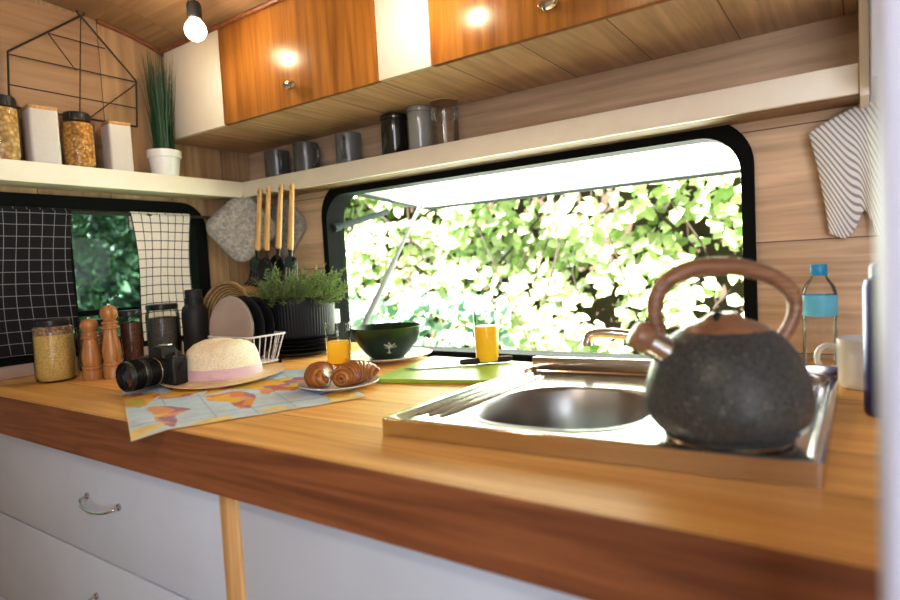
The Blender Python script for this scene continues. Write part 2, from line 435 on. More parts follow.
cloth('checked_cloth', .40, .678, .948, 1.274, checked('black_check', (.012, .012, .014), (.26, .26, .28), .0265, .05), 'black cloth with thin white grid lines hanging over the rod, left half of window', -.02, .003, 3)
cloth('checked_cloth', .815, .982, .945, 1.274, checked('white_check', (.78, .74, .69), (.03, .03, .03), .0235, .09), 'white cloth with thin black grid lines hanging over the rod, right half of window', -.03, .004, 2)

# ------------------------------------------------------------------ shelves
M['shelfunder'] = wood('shelf_underside', (.22, .125, .065), (.38, .24, .14), 'X', 1.2, .6)
sh = thing('wall_shelf', 'long white shelf above the big window holding mugs and canisters', 'shelf')
bm = bmesh.new(); box(bm, (-1.461, 1.1178, 1.328), (0, YW, 1.368), .001); obj('shelf_board', bm, M['shelfunder'], sh)
bm = bmesh.new(); box(bm, (-1.461, 1.108, 1.3245), (0, 1.1175, 1.369), .0015); obj('front_lip', bm, M['cream'], sh)
sh2 = thing('wall_shelf', 'white shelf above the checked cloths holding jars and white canisters', 'shelf')
bm = bmesh.new(); box(bm, (XL, .1, 1.327), (-1.4615, YW, 1.368), .001); obj('shelf_board', bm, M['cream'], sh2)
bm = bmesh.new(); box(bm, (-1.4695, .1, 1.3245), (-1.4612, 1.1075, 1.369), .0015); obj('front_lip', bm, M['cream'], sh2)
SB = 1.3685     # top of shelf boards
bm = bmesh.new(); box(bm, (.001, 1.1, 1.318), (.013, YW-.001, 1.66), .002)
pe = thing('end_panel', 'narrow cream upright board closing the right end of the long shelf', 'panel')
obj('board', bm, M['cream'], pe)
cb = thing('wall_cabinet', 'pale lavender wall cabinet at the upper right edge beyond the shelf end', 'cabinet')
bm = bmesh.new(); box(bm, (.0145, 1.02, 1.325), (.5, YW-.001, 1.66), .003); obj('carcass', bm, M['partition'], cb)

# ------------------------------------------------------------------ overhead cabinet
CF, CB = .943, 1.476
oc = thing('overhead_cabinet', 'long overhead cabinet with orange wood doors and white panels below the ceiling', 'cabinet')
bm = bmesh.new(); box(bm, (XL+.004, CF+.014, CB), (0, YW-.003, CB+.012), .001); obj('bottom_board', bm, M['cabunder'], oc)
bm = bmesh.new(); pr = [(CF+.014, CB+.012), (YW-.003, CB+.012)]+[(y, z-.004) for y, z in reversed(CL) if CF+.014 < y < YW-.003]+[(CF+.014, 1.718)]
loft(bm, [[(XL+.004, y, z) for y, z in pr], [(0, y, z) for y, z in pr]]); obj('carcass', bm, M['cream'], oc, smooth=False)
ZT = 1.716
def panel(x0, x1, name, mat):
    bm = bmesh.new(); box(bm, (x0+.001, CF, CB-.001), (x1-.001, CF+.0135, ZT), .0015); return obj(name, bm, mat, oc)
panel(XL+.03, -1.297, 'side_panel', M['cream']).__setitem__('label', 'white flat panel at the left end')
d1 = panel(-1.297, -.793, 'door', M['doorwood']); panel(-.793, -.662, 'divider_panel', M['cream']).__setitem__('label', 'white flat panel between the doors')
d2 = panel(-.662, -.13, 'door', M['doorwood']); d3 = panel(-.13, -.001, 'side_panel', M['white'])
for d, x in ((d1, -1.033), (d2, -.413)):
    bm = bmesh.new()
    mt = Matrix.Translation((x, CF+.001, 1.514)) @ Matrix.Rotation(PI/2, 4, 'X') @ Matrix.Diagonal((1.45, .85, 1, 1))
    lathe(bm, [(0, 0), (.006, 0), (.006, .010), (.0105, .013), (.0125, .019), (.010, .024), (.004, .026), (0, .0262)], 24, mt)
    obj('knob', bm, M['chrome'], d)
bm = bmesh.new(); tube(bm, [(XL+.03, CF-.004, ZT-.006), (0, CF-.004, ZT-.006)], .006, 8); obj('top_trim', bm, M['trimwood'], oc)

# ------------------------------------------------------------------ lower cabinets and worktop
bc = thing('base_cabinet', 'white kitchen base cabinet with drawers under the wooden worktop', 'cabinet')
FY = .46
bm = bmesh.new(); box(bm, (XL+.002, FY+.018, 0), (.6, 1.05, .68), .001); obj('carcass', bm, M['drawer'], bc)
for z0, z1 in ((.6475, .8265), (.4605, .6445), (.0605, .4575)):
    bm = bmesh.new(); box(bm, (XL+.004, FY, z0), (-.6975, FY+.0175, z1), .0012); d = obj('drawer', bm, M['drawer'], bc)
    zc = (z0+z1)/2+.008 if z0 > .6 else z1-.072
    bm = bmesh.new()
    xa, xb = -1.068, -.966
    pts = spline([(xa, FY, zc+.004), (xa, FY-.012, zc+.002), (xa+.014, FY-.019, zc-.003), (xa+.05, FY-.022, zc-.006), (xb-.018, FY-.019, zc-.003), (xb, FY-.012, zc+.002), (xb, FY, zc+.004)], 5)
    tube(bm, pts, .0024, 10)
    for x in (xa, xb): lathe(bm, [(0, 0), (.0058, 0), (.0052, .003), (.003, .004), (0, .004)], 16, Matrix.Translation((x, FY, zc+.004)) @ Matrix.Rotation(PI/2, 4, 'X'))
    obj('handle', bm, M['steel'], d)
bm = bmesh.new(); box(bm, (-.6960, FY-.004, .0605), (-.661, FY+.0175, .8265), .0015); obj('stile', bm, M['stile'], bc)['label'] = 'pale pine upright strip'
bm = bmesh.new(); box(bm, (-.6595, FY, .0605), (.6, FY+.0175, .8265), .0012); obj('door', bm, M['drawer'], bc)
wt = thing('worktop', 'golden pine kitchen worktop with a thick reddish brown front edge', 'worktop')
bm = bmesh.new()
SINKHOLE = rrect(-.416, -.185, .565, .820, .05, 6)
holed(bm, [(XL+.001, YF), (.62, YF), (.62, 1.218), (-.135, 1.218), (-.135, 1.061), (-1.04, 1.061), (-1.04, 1.218), (XL+.001, 1.218)], [SINKHOLE], lambda u, v, d: (u, v, ZC-d), .03)
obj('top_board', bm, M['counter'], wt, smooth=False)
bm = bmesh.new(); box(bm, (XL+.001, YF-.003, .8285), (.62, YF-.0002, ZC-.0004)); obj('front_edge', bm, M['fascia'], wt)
bm = bmesh.new(); box(bm, (XL+.0005, .30, .9005), (XL+.006, 1.04, .930), .001); setp(obj('baseboard_left', bm, plain('pinkish_strip', (.45, .33, .27), .5)), kind='structure')

# ------------------------------------------------------------------ sink
sk = thing('sink', 'stainless steel sink tray with round cornered bowl set on the worktop', 'sink')
X0, X1, Y0, Y1, ZR = -.475, -.026, .552, .925, .922
bm = bmesh.new()
bowl = rrect(-.406, -.200, .587, .802, .080, 8)
rec = rrect(X0+.012, X1-.012, Y0+.012, Y1-.012, .012, 4)
def wsink(bm):
    for v in bm.verts:
        a, b_ = (v.co.x-X0)/(X1-X0), (v.co.y-Y0)/(Y1-Y0)
        p = (Vector((-.478, .536))*(1-a)+Vector((-.027, .566))*a)*(1-b_)+(Vector((-.470, .912))*(1-a)+Vector((-.027, .950))*a)*b_
        v.co.x, v.co.y = p
    return bm
outer = [(X0, Y0), (X1, Y0), (X1, Y1), (X0, Y1)]
def rr_(x0, x1, y0, y1, r): return rrect(x0, x1, y0, y1, r, 4)
L0 = rr_(X0, X1, Y0, Y1, .004); L1 = rr_(X0+.0015, X1-.0015, Y0+.0015, Y1-.0015, .004); L2 = rr_(X0+.008, X1-.008, Y0+.008, Y1-.008, .008); L3 = rr_(X0+.014, X1-.014, Y0+.014, Y1-.014, .01)
loft(bm, [[(x, y, .9005) for x, y in L0], [(x, y, ZR-.001) for x, y in L0], [(x, y, ZR) for x, y in L1], [(x, y, ZR) for x, y in L2], [(x, y, ZR-.006) for x, y in L3]], cap=(False, False))
obj('rim', wsink(bm), M['steelside'], sk, angle=30)
bm = bmesh.new()
holed(bm, L3, [bowl], lambda u, v, d: (u, v, ZR-.006-d), .0012); obj('deck', wsink(bm), M['steelside'], sk)
bm = bmesh.new()
lp = []
for dz, ins in ((0, -.006), (.0015, -.003), (.0015, 0), (-.004, .004), (-.05, .008), (-.095, .014), (-.112, .028), (-.118, .05), (-.12, .08)):
    w, h = (.406-.200)/2-ins, (.802-.587)/2-ins
    q = rrect(-.303-w, -.303+w, .6945-h, .6945+h, min(.080-min(ins, .02)*.4, w*.98, h*.98), 8); lp.append([(x, y, ZR-.0058+dz) for x, y in q])
loft(bm, lp, cap=(False, True)); b_ = obj('basin', wsink(bm), M['bowlsteel'], sk, angle=50)
bm = bmesh.new(); lathe(bm, [(0, .004), (.012, .004), (.013, .0), (.022, .0), (.024, .003), (.026, .0), (.026, -.004)], 28, Matrix.Translation((-.2895, .6885, ZR-.1245))); obj('drain', wsink(bm), M['chrome'], b_)
for x, y0, y1 in [(-.456+.016*k, .60, .87) for k in range(3)]+[(-.13+.027*k, .80, .90) for k in range(4)]:
    bm = bmesh.new()
    tube(bm, [(x, y0, ZR-.0078), (x, y0+.03, ZR-.0058), (x, y1-.03, ZR-.0058), (x, y1, ZR-.0078)], .0042, 10)
    obj('drainer_ridge', wsink(bm), M['steelside'], sk)
bm = bmesh.new(); box(bm, (X0+.012, Y1-.012, ZR-.002), (X1, Y1, ZR+.017), .0015); obj('back_upstand', wsink(bm), M['steelside'], sk)

# tap behind the sink
tp = thing('tap', 'chrome swivel tap with curved spout rising behind the sink', 'tap', (-.214, .985, ZC))
bm = bmesh.new(); lathe(bm, [(0, 0), (.024, 0), (.024, .006), (.017, .010), (.015, .05), (.017, .055), (.013, .068), (0, .07)], 28); obj('base', bm, M['chrome'], tp)
bm = bmesh.new()
pts = spline([(0, 0, .045), (-.03, .0, .054), (-.07, -.005, .064), (-.115, -.012, .0715), (-.150, -.018, .0735), (-.166, -.021, .070), (-.170, -.0215, .060), (-.170, -.0215, .052)], 6)
tube(bm, pts, [.0095-.003*i/len(pts) for i in range(len(pts)-6)]+[.0078]*6, 14); obj('spout', bm, M['chrome'], tp)
bm = bmesh.new(); tube(bm, [(0, 0, .07), (.01, -.004, .082), (.035, -.012, .09)], [.008, .006, .005], 12); obj('lever', bm, M['chrome'], tp)

# ------------------------------------------------------------------ kettle
m, nt, b = nm('speckled_grey_enamel')
v = nt.nodes.new('ShaderNodeTexNoise'); v.inputs['Scale'].default_value = 260; v.inputs['Detail'].default_value = 3; L(nt, coords(nt), v.inputs['Vector'])
v2 = nt.nodes.new('ShaderNodeTexVoronoi'); v2.inputs['Scale'].default_value = 120; L(nt, coords(nt), v2.inputs['Vector'])
c1 = ramp(nt, v.outputs['Fac'], [(.35, (.046, .053, .059)), (.65, (.10, .112, .122))])
sp = ramp(nt, v2.outputs['Distance'], [(.08, (1, 1, 1)), (.2, (0, 0, 0))])
L(nt, mixc(nt, c1, (.36, .37, .37), math_(nt, 'MULTIPLY', sp, .55)), b.inputs['Base Color']); b.inputs['Roughness'].default_value = .42
bump(nt, b, v.outputs['Fac'], .2, .0008); M['kettle'] = m
KR = math.atan2(.565, .825)
kt = thing('kettle', 'speckled grey stovetop kettle with wooden arched handle standing on the sink', 'kettle', (-.112, .637, ZR-.0055), KR)
bm = bmesh.new()
pf = [(0, .0035), (.058, .0035), (.066, .006), (.0735, .012), (.0795, .020), (.0832, .031), (.0828, .043), (.0795, .058), (.0745, .071), (.066, .084), (.056, .0945), (.047, .1005), (.0440, .1015), (.0425, .100), (.040, .099), (0, .099)]
pf = [(p.x*.918, p.y*1.045) for p in spline([(a, b, 0) for a, b in pf[:12]], 3)]+[(a*.945, b*1.045) for a, b in pf[12:]]
lathe(bm, pf, 72); obj('body', bm, M['kettle'], kt, angle=50)
bm = bmesh.new(); lathe(bm, [(0, 0), (.055, 0), (.060, .001), (.061, .004), (.058, .006), (0, .006)], 60); obj('base_ring', bm, M['steelside'], kt)
bm = bmesh.new(); lathe(bm, [(a, .1045+(z_-.1)*.8) for a, z_ in ((0, .1), (.0395, .1), (.0405, .1025), (.0385, .1060), (.031, .1105), (.021, .1145), (.0165, .1185), (.0155, .1205), (.0125, .1225), (0, .1232))], 48)
ld = obj('lid', bm, M['walnut'], kt, angle=60)
bm = bmesh.new(); lathe(bm, [(0, .0005), (.0062, .0005), (.0066, 0), (.0062, -.0005), (0, -.0005)], 20, Matrix.Translation((-.010, -.012, .1200)) @ Matrix.Rotation(.9, 4, 'X')); obj('steam_hole', bm, M['black'], ld)
S = lambda px, py: ((px-727)*.001, 0, (py*-1+434)*.001)
bm = bmesh.new()
hp = [S(670, 345), S(662, 328), S(659, 308), S(662, 291), S(673, 277), S(692, 268), S(716, 265), S(741, 267), S(766, 274), S(785, 285), S(796, 299), S(797, 313), S(792, 327), S(784, 340)]
pp = spline(hp, 5); nn = len(pp)
rad = [.0064+.0026*math.sin(PI*min(1, i/nn*1.15)) for i in range(nn)]
tube(bm, pp, rad, 16, flat=.85); obj('handle', bm, M['walnut'], kt, angle=60)
bm = bmesh.new()
a, c = Vector(S(700, 366)), Vector(S(652, 335)); dr = (c-a).normalized()
tube(bm, [a, a+(c-a)*.3, c-dr*.004, c], [.0170, .0150, .0138, .0136], 24); spt = obj('spout', bm, M['steel'], kt)
bm = bmesh.new(); tube(bm, [c-dr*.001, c+dr*.001, c+dr*.012, c+dr*.016, c+dr*.0175], [.0132, .0152, .0150, .0134, .008], 24); obj('whistle_cap', bm, M['walnut'], spt)
bm = bmesh.new(); tube(bm, spline([c+dr*.006+Vector((0, 0, .010)), S(652, 313), S(657, 304), S(663, 301)], 5), .0013, 8); obj('cap_lever', bm, M['blackwire'], spt)

# ------------------------------------------------------------------ things right of the sink
bt = thing('water_bottle', 'small clear plastic water bottle with blue cap and blue label', 'bottle', (-.056, 1.125, ZC))
bt.scale = (.93, .93, .965)
bm = bmesh.new(); lathe(bm, [(0, .004), (.018, .002), (.0245, .006), (.0262, .014), (.0255, .03), (.0262, .04), (.0252, .052), (.0262, .064), (.0252, .076), (.0264, .09), (.0264, .128), (.0235, .140), (.015, .152), (.0115, .157), (.0115, .160)], 40); obj('bottle_body', bm, M['pet'], bt)
bm = bmesh.new(); lathe(bm, [(.0268, .092), (.0270, .0925), (.0270, .1255), (.0268, .126)], 40); obj('paper_label', bm, plain('cyan_label', (.16, .60, .90), .4), bt)
bm = bmesh.new(); lathe(bm, [(.0125, .158), (.0128, .1585), (.0128, .175), (.0118, .1765), (0, .1765)], 30); obj('cap', bm, plain('blue_cap', (.02, .32, .66), .35), bt)
def mug(name, label, loc, rz, mat, r, h, group=None, hs=1.):
    t = thing(name, label, 'mug', loc, rz, group)
    bm = bmesh.new(); lathe(bm, [(0, .0), (r*.86, 0), (r*.95, .003), (r, .010), (r, h-.001), (r-.0012, h), (r-.0025, h-.001), (r-.003, .010), (r*.8, .005), (0, .005)], 40); obj('mug_body', bm, mat, t, angle=50)
    bm = bmesh.new(); tube(bm, spline([(r-.002, 0, h*.80), (r+.012*hs, 0, h*.82), (r+.022*hs, 0, h*.68), (r+.022*hs, 0, h*.44), (r+.010*hs, 0, h*.27), (r-.002, 0, h*.24)], 6), .0042, 10, flat=1.2); obj('handle', bm, mat, t)
    return t
mug('mug', 'white mug on the worktop right of the sink, beside the water bottle', (.004, 1.005, ZC), PI*.98, M['whiteceramic'], .035, .069)
fl = thing('thermos_flask', 'tall dark purple thermos flask at the right end of worktop', 'flask', (.0305, .848, ZC))
bm = bmesh.new(); lathe(bm, [(0, 0), (.027, 0), (.0295, .003), (.030, .01), (.030, .15), (.028, .158), (.0, .158)], 40); obj('flask_body', bm, plain('deep_purple_metal', (.045, .04, .16), .3, .5), fl)
bm = bmesh.new(); lathe(bm, [(0, .158), (.023, .158), (.0238, .160), (.0238, .172), (.022, .176), (0, .176)], 36); obj('flask_lid', bm, plain('violet_lid', (.10, .07, .32), .35), fl)
# striped towel on the wall
tw = thing('striped_towel', 'grey and white striped tea towel hanging on the wall above the water bottle', 'towel')
vs, fs, uv = [], [], []; nu, nv = 70, 40
for j in range(nv+1):
    v = j/nv
    for i in range(nu+1):
        u = i/nu
        x = -.070+.20*u+v*(.036-.05*u)*(1-.25*v)
        top = 1.289+.055*min(1, u*1.9)-.02*max(0, u-.55)
        bot = 1.122+.032*math.exp(-((u-.30)/.07)**2)-.03*u*(u > .38)-.012*math.exp(-((u-.12)/.10)**2)
        z = top+(bot-top)*v
        y = YW-.020-.012*math.sin(u*13+v*1.4)*(.3+.7*v)-.010*math.sin(u*5.2+1-2*v)
        vs.append((x, y, z)); uv.append((.2*u, .17*v))
for j in range(nv):
    for i in range(nu): a = j*(nu+1)+i; fs.append((a, a+1, a+nu+2, a+nu+1))
o = from_py('towel_cloth', vs, fs, checked('ticking_stripe', (.80, .78, .75), (.34, .34, .38), .0058, .40, axes=('Y',), diag=(.9, -.42)), tw, smooth=True, uvs=uv)
sm = o.modifiers.new('thick', 'SOLIDIFY'); sm.thickness = .0015
bm = bmesh.new(); tube(bm, [(.03, YW, 1.348), (.03, YW-.03, 1.348), (.03, YW-.034, 1.358)], .004, 10)
hk = thing('wall_hook', 'small steel hook on the wall holding the striped towel', 'hook'); obj('hook', bm, M['steel'], hk)

# ------------------------------------------------------------------ jars and mills on the worktop, left
def jar(label, loc, r, h, fill, fillmat, lidmat, lid_h=.014, shoulder=.014, top=None, topmat=None, group=None, name='storage_jar', lid_r=None):
    t = thing(name, label, 'jar', loc, R(0, 6), group); lr = lid_r or r*.84
    bm = bmesh.new(); lathe(bm, [(0, .002), (r*.8, .0), (r*.96, .004), (r, .012), (r, h-lid_h-shoulder), (r*.96, h-lid_h-shoulder*.5), (lr*.97, h-lid_h), (lr*.97, h-lid_h+.006)], 44); obj('glass_body', bm, M['jarglass'], t)
    q = r-.0022
    bm = bmesh.new(); lathe(bm, [(0, .004), (q*.85, .004), (q, .013), (q, fill-.001), (q*.97, fill+.001), (q*.4, fill+.004), (0, fill+.003)], 40); obj('contents', bm, fillmat, t)
    if top:
        bm = bmesh.new(); lathe(bm, [(0, fill+.003), (q*.9, fill+.003), (q, fill+.0015), (q, top), (q*.9, top+.003), (0, top+.006)], 40); obj('top_layer', bm, topmat, t)
    bm = bmesh.new(); lathe(bm, [(0, h), (lr*.95, h), (lr, h-.002), (lr, h-lid_h+.003), (lr*.985, h-lid_h), (0, h-lid_h)], 44)
    for k in range(22): 
        a = 2*PI*k/22; cyl(bm, (lr*math.cos(a), lr*math.sin(a), h-lid_h+.002), (lr*math.cos(a), lr*math.sin(a), h-.003), .0008, 5)
    obj('lid', bm, lidmat, t); return t
G_y = grains('yellow_grain', [(0, (.95, .62, .18)), (1, (1.0, .80, .34))], 520)
G_b = grains('brown_beans', [(0, (.22, .10, .05)), (.5, (.5, .33, .2)), (1, (.62, .48, .36))], 190)
G_r = grains('red_brown_seeds', [(0, (.13, .045, .025)), (1, (.30, .12, .06))], 330)
G_g = grains('grey_grain', [(0, (.13, .12, .11)), (1, (.24, .22, .20))], 420)
G_p = grains('amber_pasta', [(0, (.55, .25, .05)), (.6, (.88, .48, .12)), (1, (.95, .62, .25))], 150)
G_p2 = grains('light_pasta', [(0, (.70, .45, .15)), (1, (.95, .70, .35))], 110)
jar('glass jar of yellow grain topped with brown seeds, front left on worktop', (-1.412, .568, ZC), .0385, .131, .098, G_y, M['blackplastic'], top=.114, topmat=G_b, group='glass jars below the left window')
jar('glass jar of mixed beans half hidden behind the short wooden mill', (-1.478, .678, ZC), .034, .118, .088, G_b, M['blackplastic'], group='glass jars below the left window')
jar('slim tall glass jar of red brown seeds right of the tall mill', (-1.372, .712, ZC), .0225, .137, .108, G_r, M['blackplastic'], shoulder=.008, group='glass jars below the left window', lid_r=.0222)
jar('wide glass jar of grey grain behind the black camera', (-1.418, .815, ZC), .0385, .143, .108, G_g, M['blackplastic'], shoulder=.014, group='glass jars below the left window', lid_r=.0355)
def mill(label, loc, h, r):
    t = thing('pepper_mill', label, 'pepper mill', loc, R(0, 6), 'wooden mills')
    k = h
    pf = [(0, 0), (r, 0), (r, .004), (r, k*.16), (r*.9, k*.175), (r*1.0, k*.185), (r*1.0, k*.215), (r*.86, k*.23), (r*.95, k*.33), (r*.93, k*.42), (r*.74, k*.56), (r*.66, k*.64), (r*.68, k*.665), (r*.9, k*.675), (r*.92, k*.70), (r*.7, k*.712), (r*.68, k*.73)]
    bm = bmesh.new(); lathe(bm, pf+[(0, k*.73)], 36); obj('mill_body', bm, M['millwood'], t, angle=40)
    bm = bmesh.new(); lathe(bm, [(0, k*.73), (r*.72, k*.732), (r*.8, k*.745), (r*.8, k*.765), (r*.58, k*.78), (r*.62, k*.80), (r*.84, k*.84), (r*.90, k*.885), (r*.80, k*.94), (r*.5, k*.98), (0, k*.995)], 36); obj('mill_head', bm, M['millwood'], t, angle=40)
    bm = bmesh.new(); lathe(bm, [(0, k*.993), (.004, k*.993), (.004, k*1.005), (.002, k*1.012), (0, k*1.012)], 14); obj('top_nut', bm, M['steel'], t)
mill('shorter turned wooden pepper mill, left of the pair', (-1.338, .607, ZC), .130, .0195)
mill('taller turned wooden pepper mill, right of the pair', (-1.306, .634, ZC), .156, .0195)
fb = thing('drinking_flask', 'matte black insulated bottle standing behind the straw hat', 'bottle', (-1.352, .86, ZC))
bm = bmesh.new(); lathe(bm, [(0, 0), (.029, 0), (.0305, .003), (.0305, .118), (.028, .130), (.021, .138), (.0208, .142)], 40); obj('bottle_body', bm, M['black'], fb)
bm = bmesh.new(); lathe(bm, [(0, .140), (.0212, .140), (.0215, .142), (.0215, .153), (.0200, .154), (.0200, .172), (.0185, .174), (0, .174)], 36); obj('bottle_cap', bm, M['black'], fb)

# ------------------------------------------------------------------ camera
cm = thing('camera', 'black digital camera with long lens lying on the map corner', 'camera', (-1.078, .618, ZC+.0065), math.radians(4)); cm.scale = (.86, .86, .86)
M['cambody'] = plain('camera_leatherette', (.011, .011, .013), .45, bmp=.4, vs=350)
bm = bmesh.new(); sec = rrect(-.058, .052, .002, .066, .012, 5)
box(bm, (-.050, -.018, .001), (.052, .018, .064), .006, seg=3); cb_ = obj('camera_body', bm, M['cambody'], cm)
bm = bmesh.new(); box(bm, (-.056, -.034, .001), (-.026, .016, .062), .010, seg=4); obj('grip', bm, M['cambody'], cm)
bm = bmesh.new()
loft(bm, [[(x*s, y*s2-.002, z) for x, y in rrect(-.027, .027, -.020, .018, .005, 3)] for z, s, s2 in ((.060, 1, 1), (.070, .93, 1), (.080, .66, .95), (.0835, .5, .85))]); obj('viewfinder_hump', bm, M['cambody'], cm)
bm = bmesh.new(); box(bm, (-.011, -.010, .083), (.011, .012, .0865), .001); obj('hot_shoe', bm, M['steel'], cm)
for x, r in ((.039, .010), (-.040, .008)):
    bm = bmesh.new(); lathe(bm, [(0, .063), (r, .063), (r, .071), (r*.9, .072), (0, .072)], 24, Matrix.Translation((x, .002, 0))); obj('dial', bm, M['blackplastic'], cm)
ml = Matrix.Translation((.006, -.016, .033)) @ Matrix.Rotation(PI/2, 4, 'X')
bm = bmesh.new(); lathe(bm, [(0, 0), (.029, 0), (.029, .012), (.027, .013), (.028, .016), (.028, .040), (.0265, .041), (.0265, .046), (.030, .048), (.0308, .050), (.0308, .080), (.029, .082), (.028, .082), (.0265, .074), (.0, .070)], 48, ml); ln = obj('lens_barrel', bm, M['blackplastic'], cm)
bm = bmesh.new()
for z in [.019+.0028*k for k in range(7)]+[.052+.003*k for k in range(7)]:
    r_ = .0282 if z < .045 else .0311
    lathe(bm, [(r_-.001, z), (r_+.0006, z+.0004), (r_+.0006, z+.0014), (r_-.001, z+.0018)], 48, ml)
obj('grip_ring', bm, M['rubber'], ln)
bm = bmesh.new(); lathe(bm, [(.0285, .013), (.0288, .0135), (.0288, .0155), (.0285, .016)], 48, ml); obj('metal_ring', bm, M['steel'], ln)
bm = bmesh.new(); lathe(bm, [(0, .076), (.012, .0745), (.0262, .0725)], 32, ml); obj('front_glass', bm, plain('coated_lens', (.01, .012, .03), .05, coat=1), ln)
bm = bmesh.new(); lathe(bm, [(0, 0), (.0075, 0), (.0085, .002), (.0085, .0035), (.006, .004), (0, .004)], 24, Matrix.Translation((.0525, .002, .036)) @ Matrix.Rotation(PI/2, 4, 'Y')); obj('side_button', bm, M['blackplastic'], cm)

# ------------------------------------------------------------------ straw hat
m, nt, b = nm('woven_straw')
v = nt.nodes.new('ShaderNodeTexVoronoi'); v.inputs['Scale'].default_value = 330; L(nt, coords(nt), v.inputs['Vector'])
no = nt.nodes.new('ShaderNodeTexNoise'); no.inputs['Scale'].default_value = 60; L(nt, coords(nt), no.inputs['Vector'])
c = ramp(nt, v.outputs['Distance'], [(.1, (1.0, .93, .76)), (.75, (.84, .72, .52))])
L(nt, mixc(nt, c, ramp(nt, no.outputs['Fac'], [(.35, (.94, .93, .90)), (.6, (1, 1, 1))]), 1., 'MULTIPLY'), b.inputs['Base Color']); b.inputs['Roughness'].default_value = .8
bump(nt, b, v.outputs['Distance'], -.7, .002); M['straw'] = m
m, nt, b = nm('flat_braided_straw')
wv = nt.nodes.new('ShaderNodeTexWave'); wv.wave_type = 'RINGS'; wv.rings_direction = 'Z'; wv.inputs['Scale'].default_value = 60; wv.inputs['Distortion'].default_value = 1; L(nt, coords(nt), wv.inputs['Vector'])
L(nt, ramp(nt, wv.outputs['Fac'], [(.2, (.72, .52, .32)), (.8, (.86, .70, .48))]), b.inputs['Base Color']); b.inputs['Roughness'].default_value = .75; bump(nt, b, wv.outputs['Fac'], .4, .001); M['brim'] = m
ht = thing('straw_hat', 'cream straw sun hat with a pink ribbon lying on the map', 'hat', (-1.031, .707, ZC+.0025), .2)
bm = bmesh.new(); lathe(bm, [(.0695, .002), (.0712, .010), (.0705, .026), (.0680, .045), (.062, .060), (.050, .071), (.034, .078), (.016, .081), (0, .0815)], 64)
for v in bm.verts:
    v.co.z -= .006*math.exp(-((v.co.x-.01)/.018)**2)*(v.co.z > .05)
    v.co.z += .0015*noise.noise(v.co*40)
o = obj('crown', bm, M['straw'], ht, angle=80); md = o.modifiers.new('t', 'SOLIDIFY'); md.thickness = .002
bm = bmesh.new(); lathe(bm, [(.0715, .0055), (.0735, .005), (.078, .0028), (.095, .0014), (.112, .0022), (.1165, .0035), (.1165, .0048), (.112, .0038), (.095, .003), (.080, .0045), (.072, .009)], 72)
for v in bm.verts:
    a = math.atan2(v.co.y, v.co.x); rr = math.hypot(v.co.x, v.co.y)
    v.co.z += max(0, rr-.08)*.10*(1+math.sin(2*a+.6))
obj('brim', bm, M['brim'], ht, angle=80)
m_rib = plain('pink_ribbon', (.74, .52, .58), .55, var=.05, sheen=.3)
bm = bmesh.new(); lathe(bm, [(.0720, .007), (.0732, .0075), (.0728, .018), (.0718, .0275), (.0705, .028)], 64); rb = obj('ribbon', bm, m_rib, ht, angle=60)
bm = bmesh.new()
for s in (-1, 1):
    mt = Matrix.Rotation(-.85, 4, 'Z') @ Matrix.Translation((.0735, s*.009, .017)) @ Matrix.Rotation(s*.25, 4, 'X')
    box(bm, (-.0015, -.010, -.006), (.003, .010, .006), .0015, mt)
box(bm, (-.001, -.003, -.006), (.004, .003, .006), .0015, Matrix.Rotation(-.85, 4, 'Z') @ Matrix.Translation((.0735, 0, .017)))
obj('bow', bm, m_rib, rb)

# ------------------------------------------------------------------ map
CONT = [  # rough continent outlines in map units (0..1, 0..1)
 ([(.10, .80), (.20, .88), (.30, .86), (.33, .78), (.28, .70), (.25, .62), (.21, .56), (.17, .62), (.12, .70)], 0),
 ([(.25, .54), (.32, .52), (.36, .44), (.33, .32), (.29, .18), (.27, .22), (.27, .36), (.24, .46)], 1),
 ([(.45, .80), (.52, .88), (.58, .84), (.57, .74), (.52, .70), (.46, .70)], 2),
 ([(.45, .66), (.56, .66), (.62, .56), (.58, .44), (.55, .30), (.51, .30), (.50, .46), (.44, .54)], 3),
 ([(.58, .86), (.72, .90), (.88, .86), (.90, .74), (.82, .62), (.76, .52), (.70, .58), (.66, .52), (.60, .66), (.57, .74)], 4),
 ([(.80, .38), (.88, .40), (.93, .30), (.87, .22), (.80, .26)], 5),
 ([(.30, .70), (.36, .86), (.46, .92), (.45, .78), (.40, .68)], 7),
 ([(.33, .92), (.40, .95), (.41, .86), (.36, .82)], 6),
 ([(.03, .05), (.97, .05), (.97, .01), (.03, .01)], 5)]
def inside(x, y, pg):
    c = False; n = len(pg)
    for i in range(n):
        a, b2 = pg[i], pg[i-1]
        if (a[1] > y) != (b2[1] > y) and x < (b2[0]-a[0])*(y-a[1])/(b2[1]-a[1])+a[0]: c = not c
    return c
PAL = [(.82, .28, .06), (.90, .55, .06), (.60, .16, .20), (.85, .38, .06), (.85, .50, .10), (.90, .68, .14), (.45, .22, .42), (.62, .52, .12), (.85, .42, .22)]
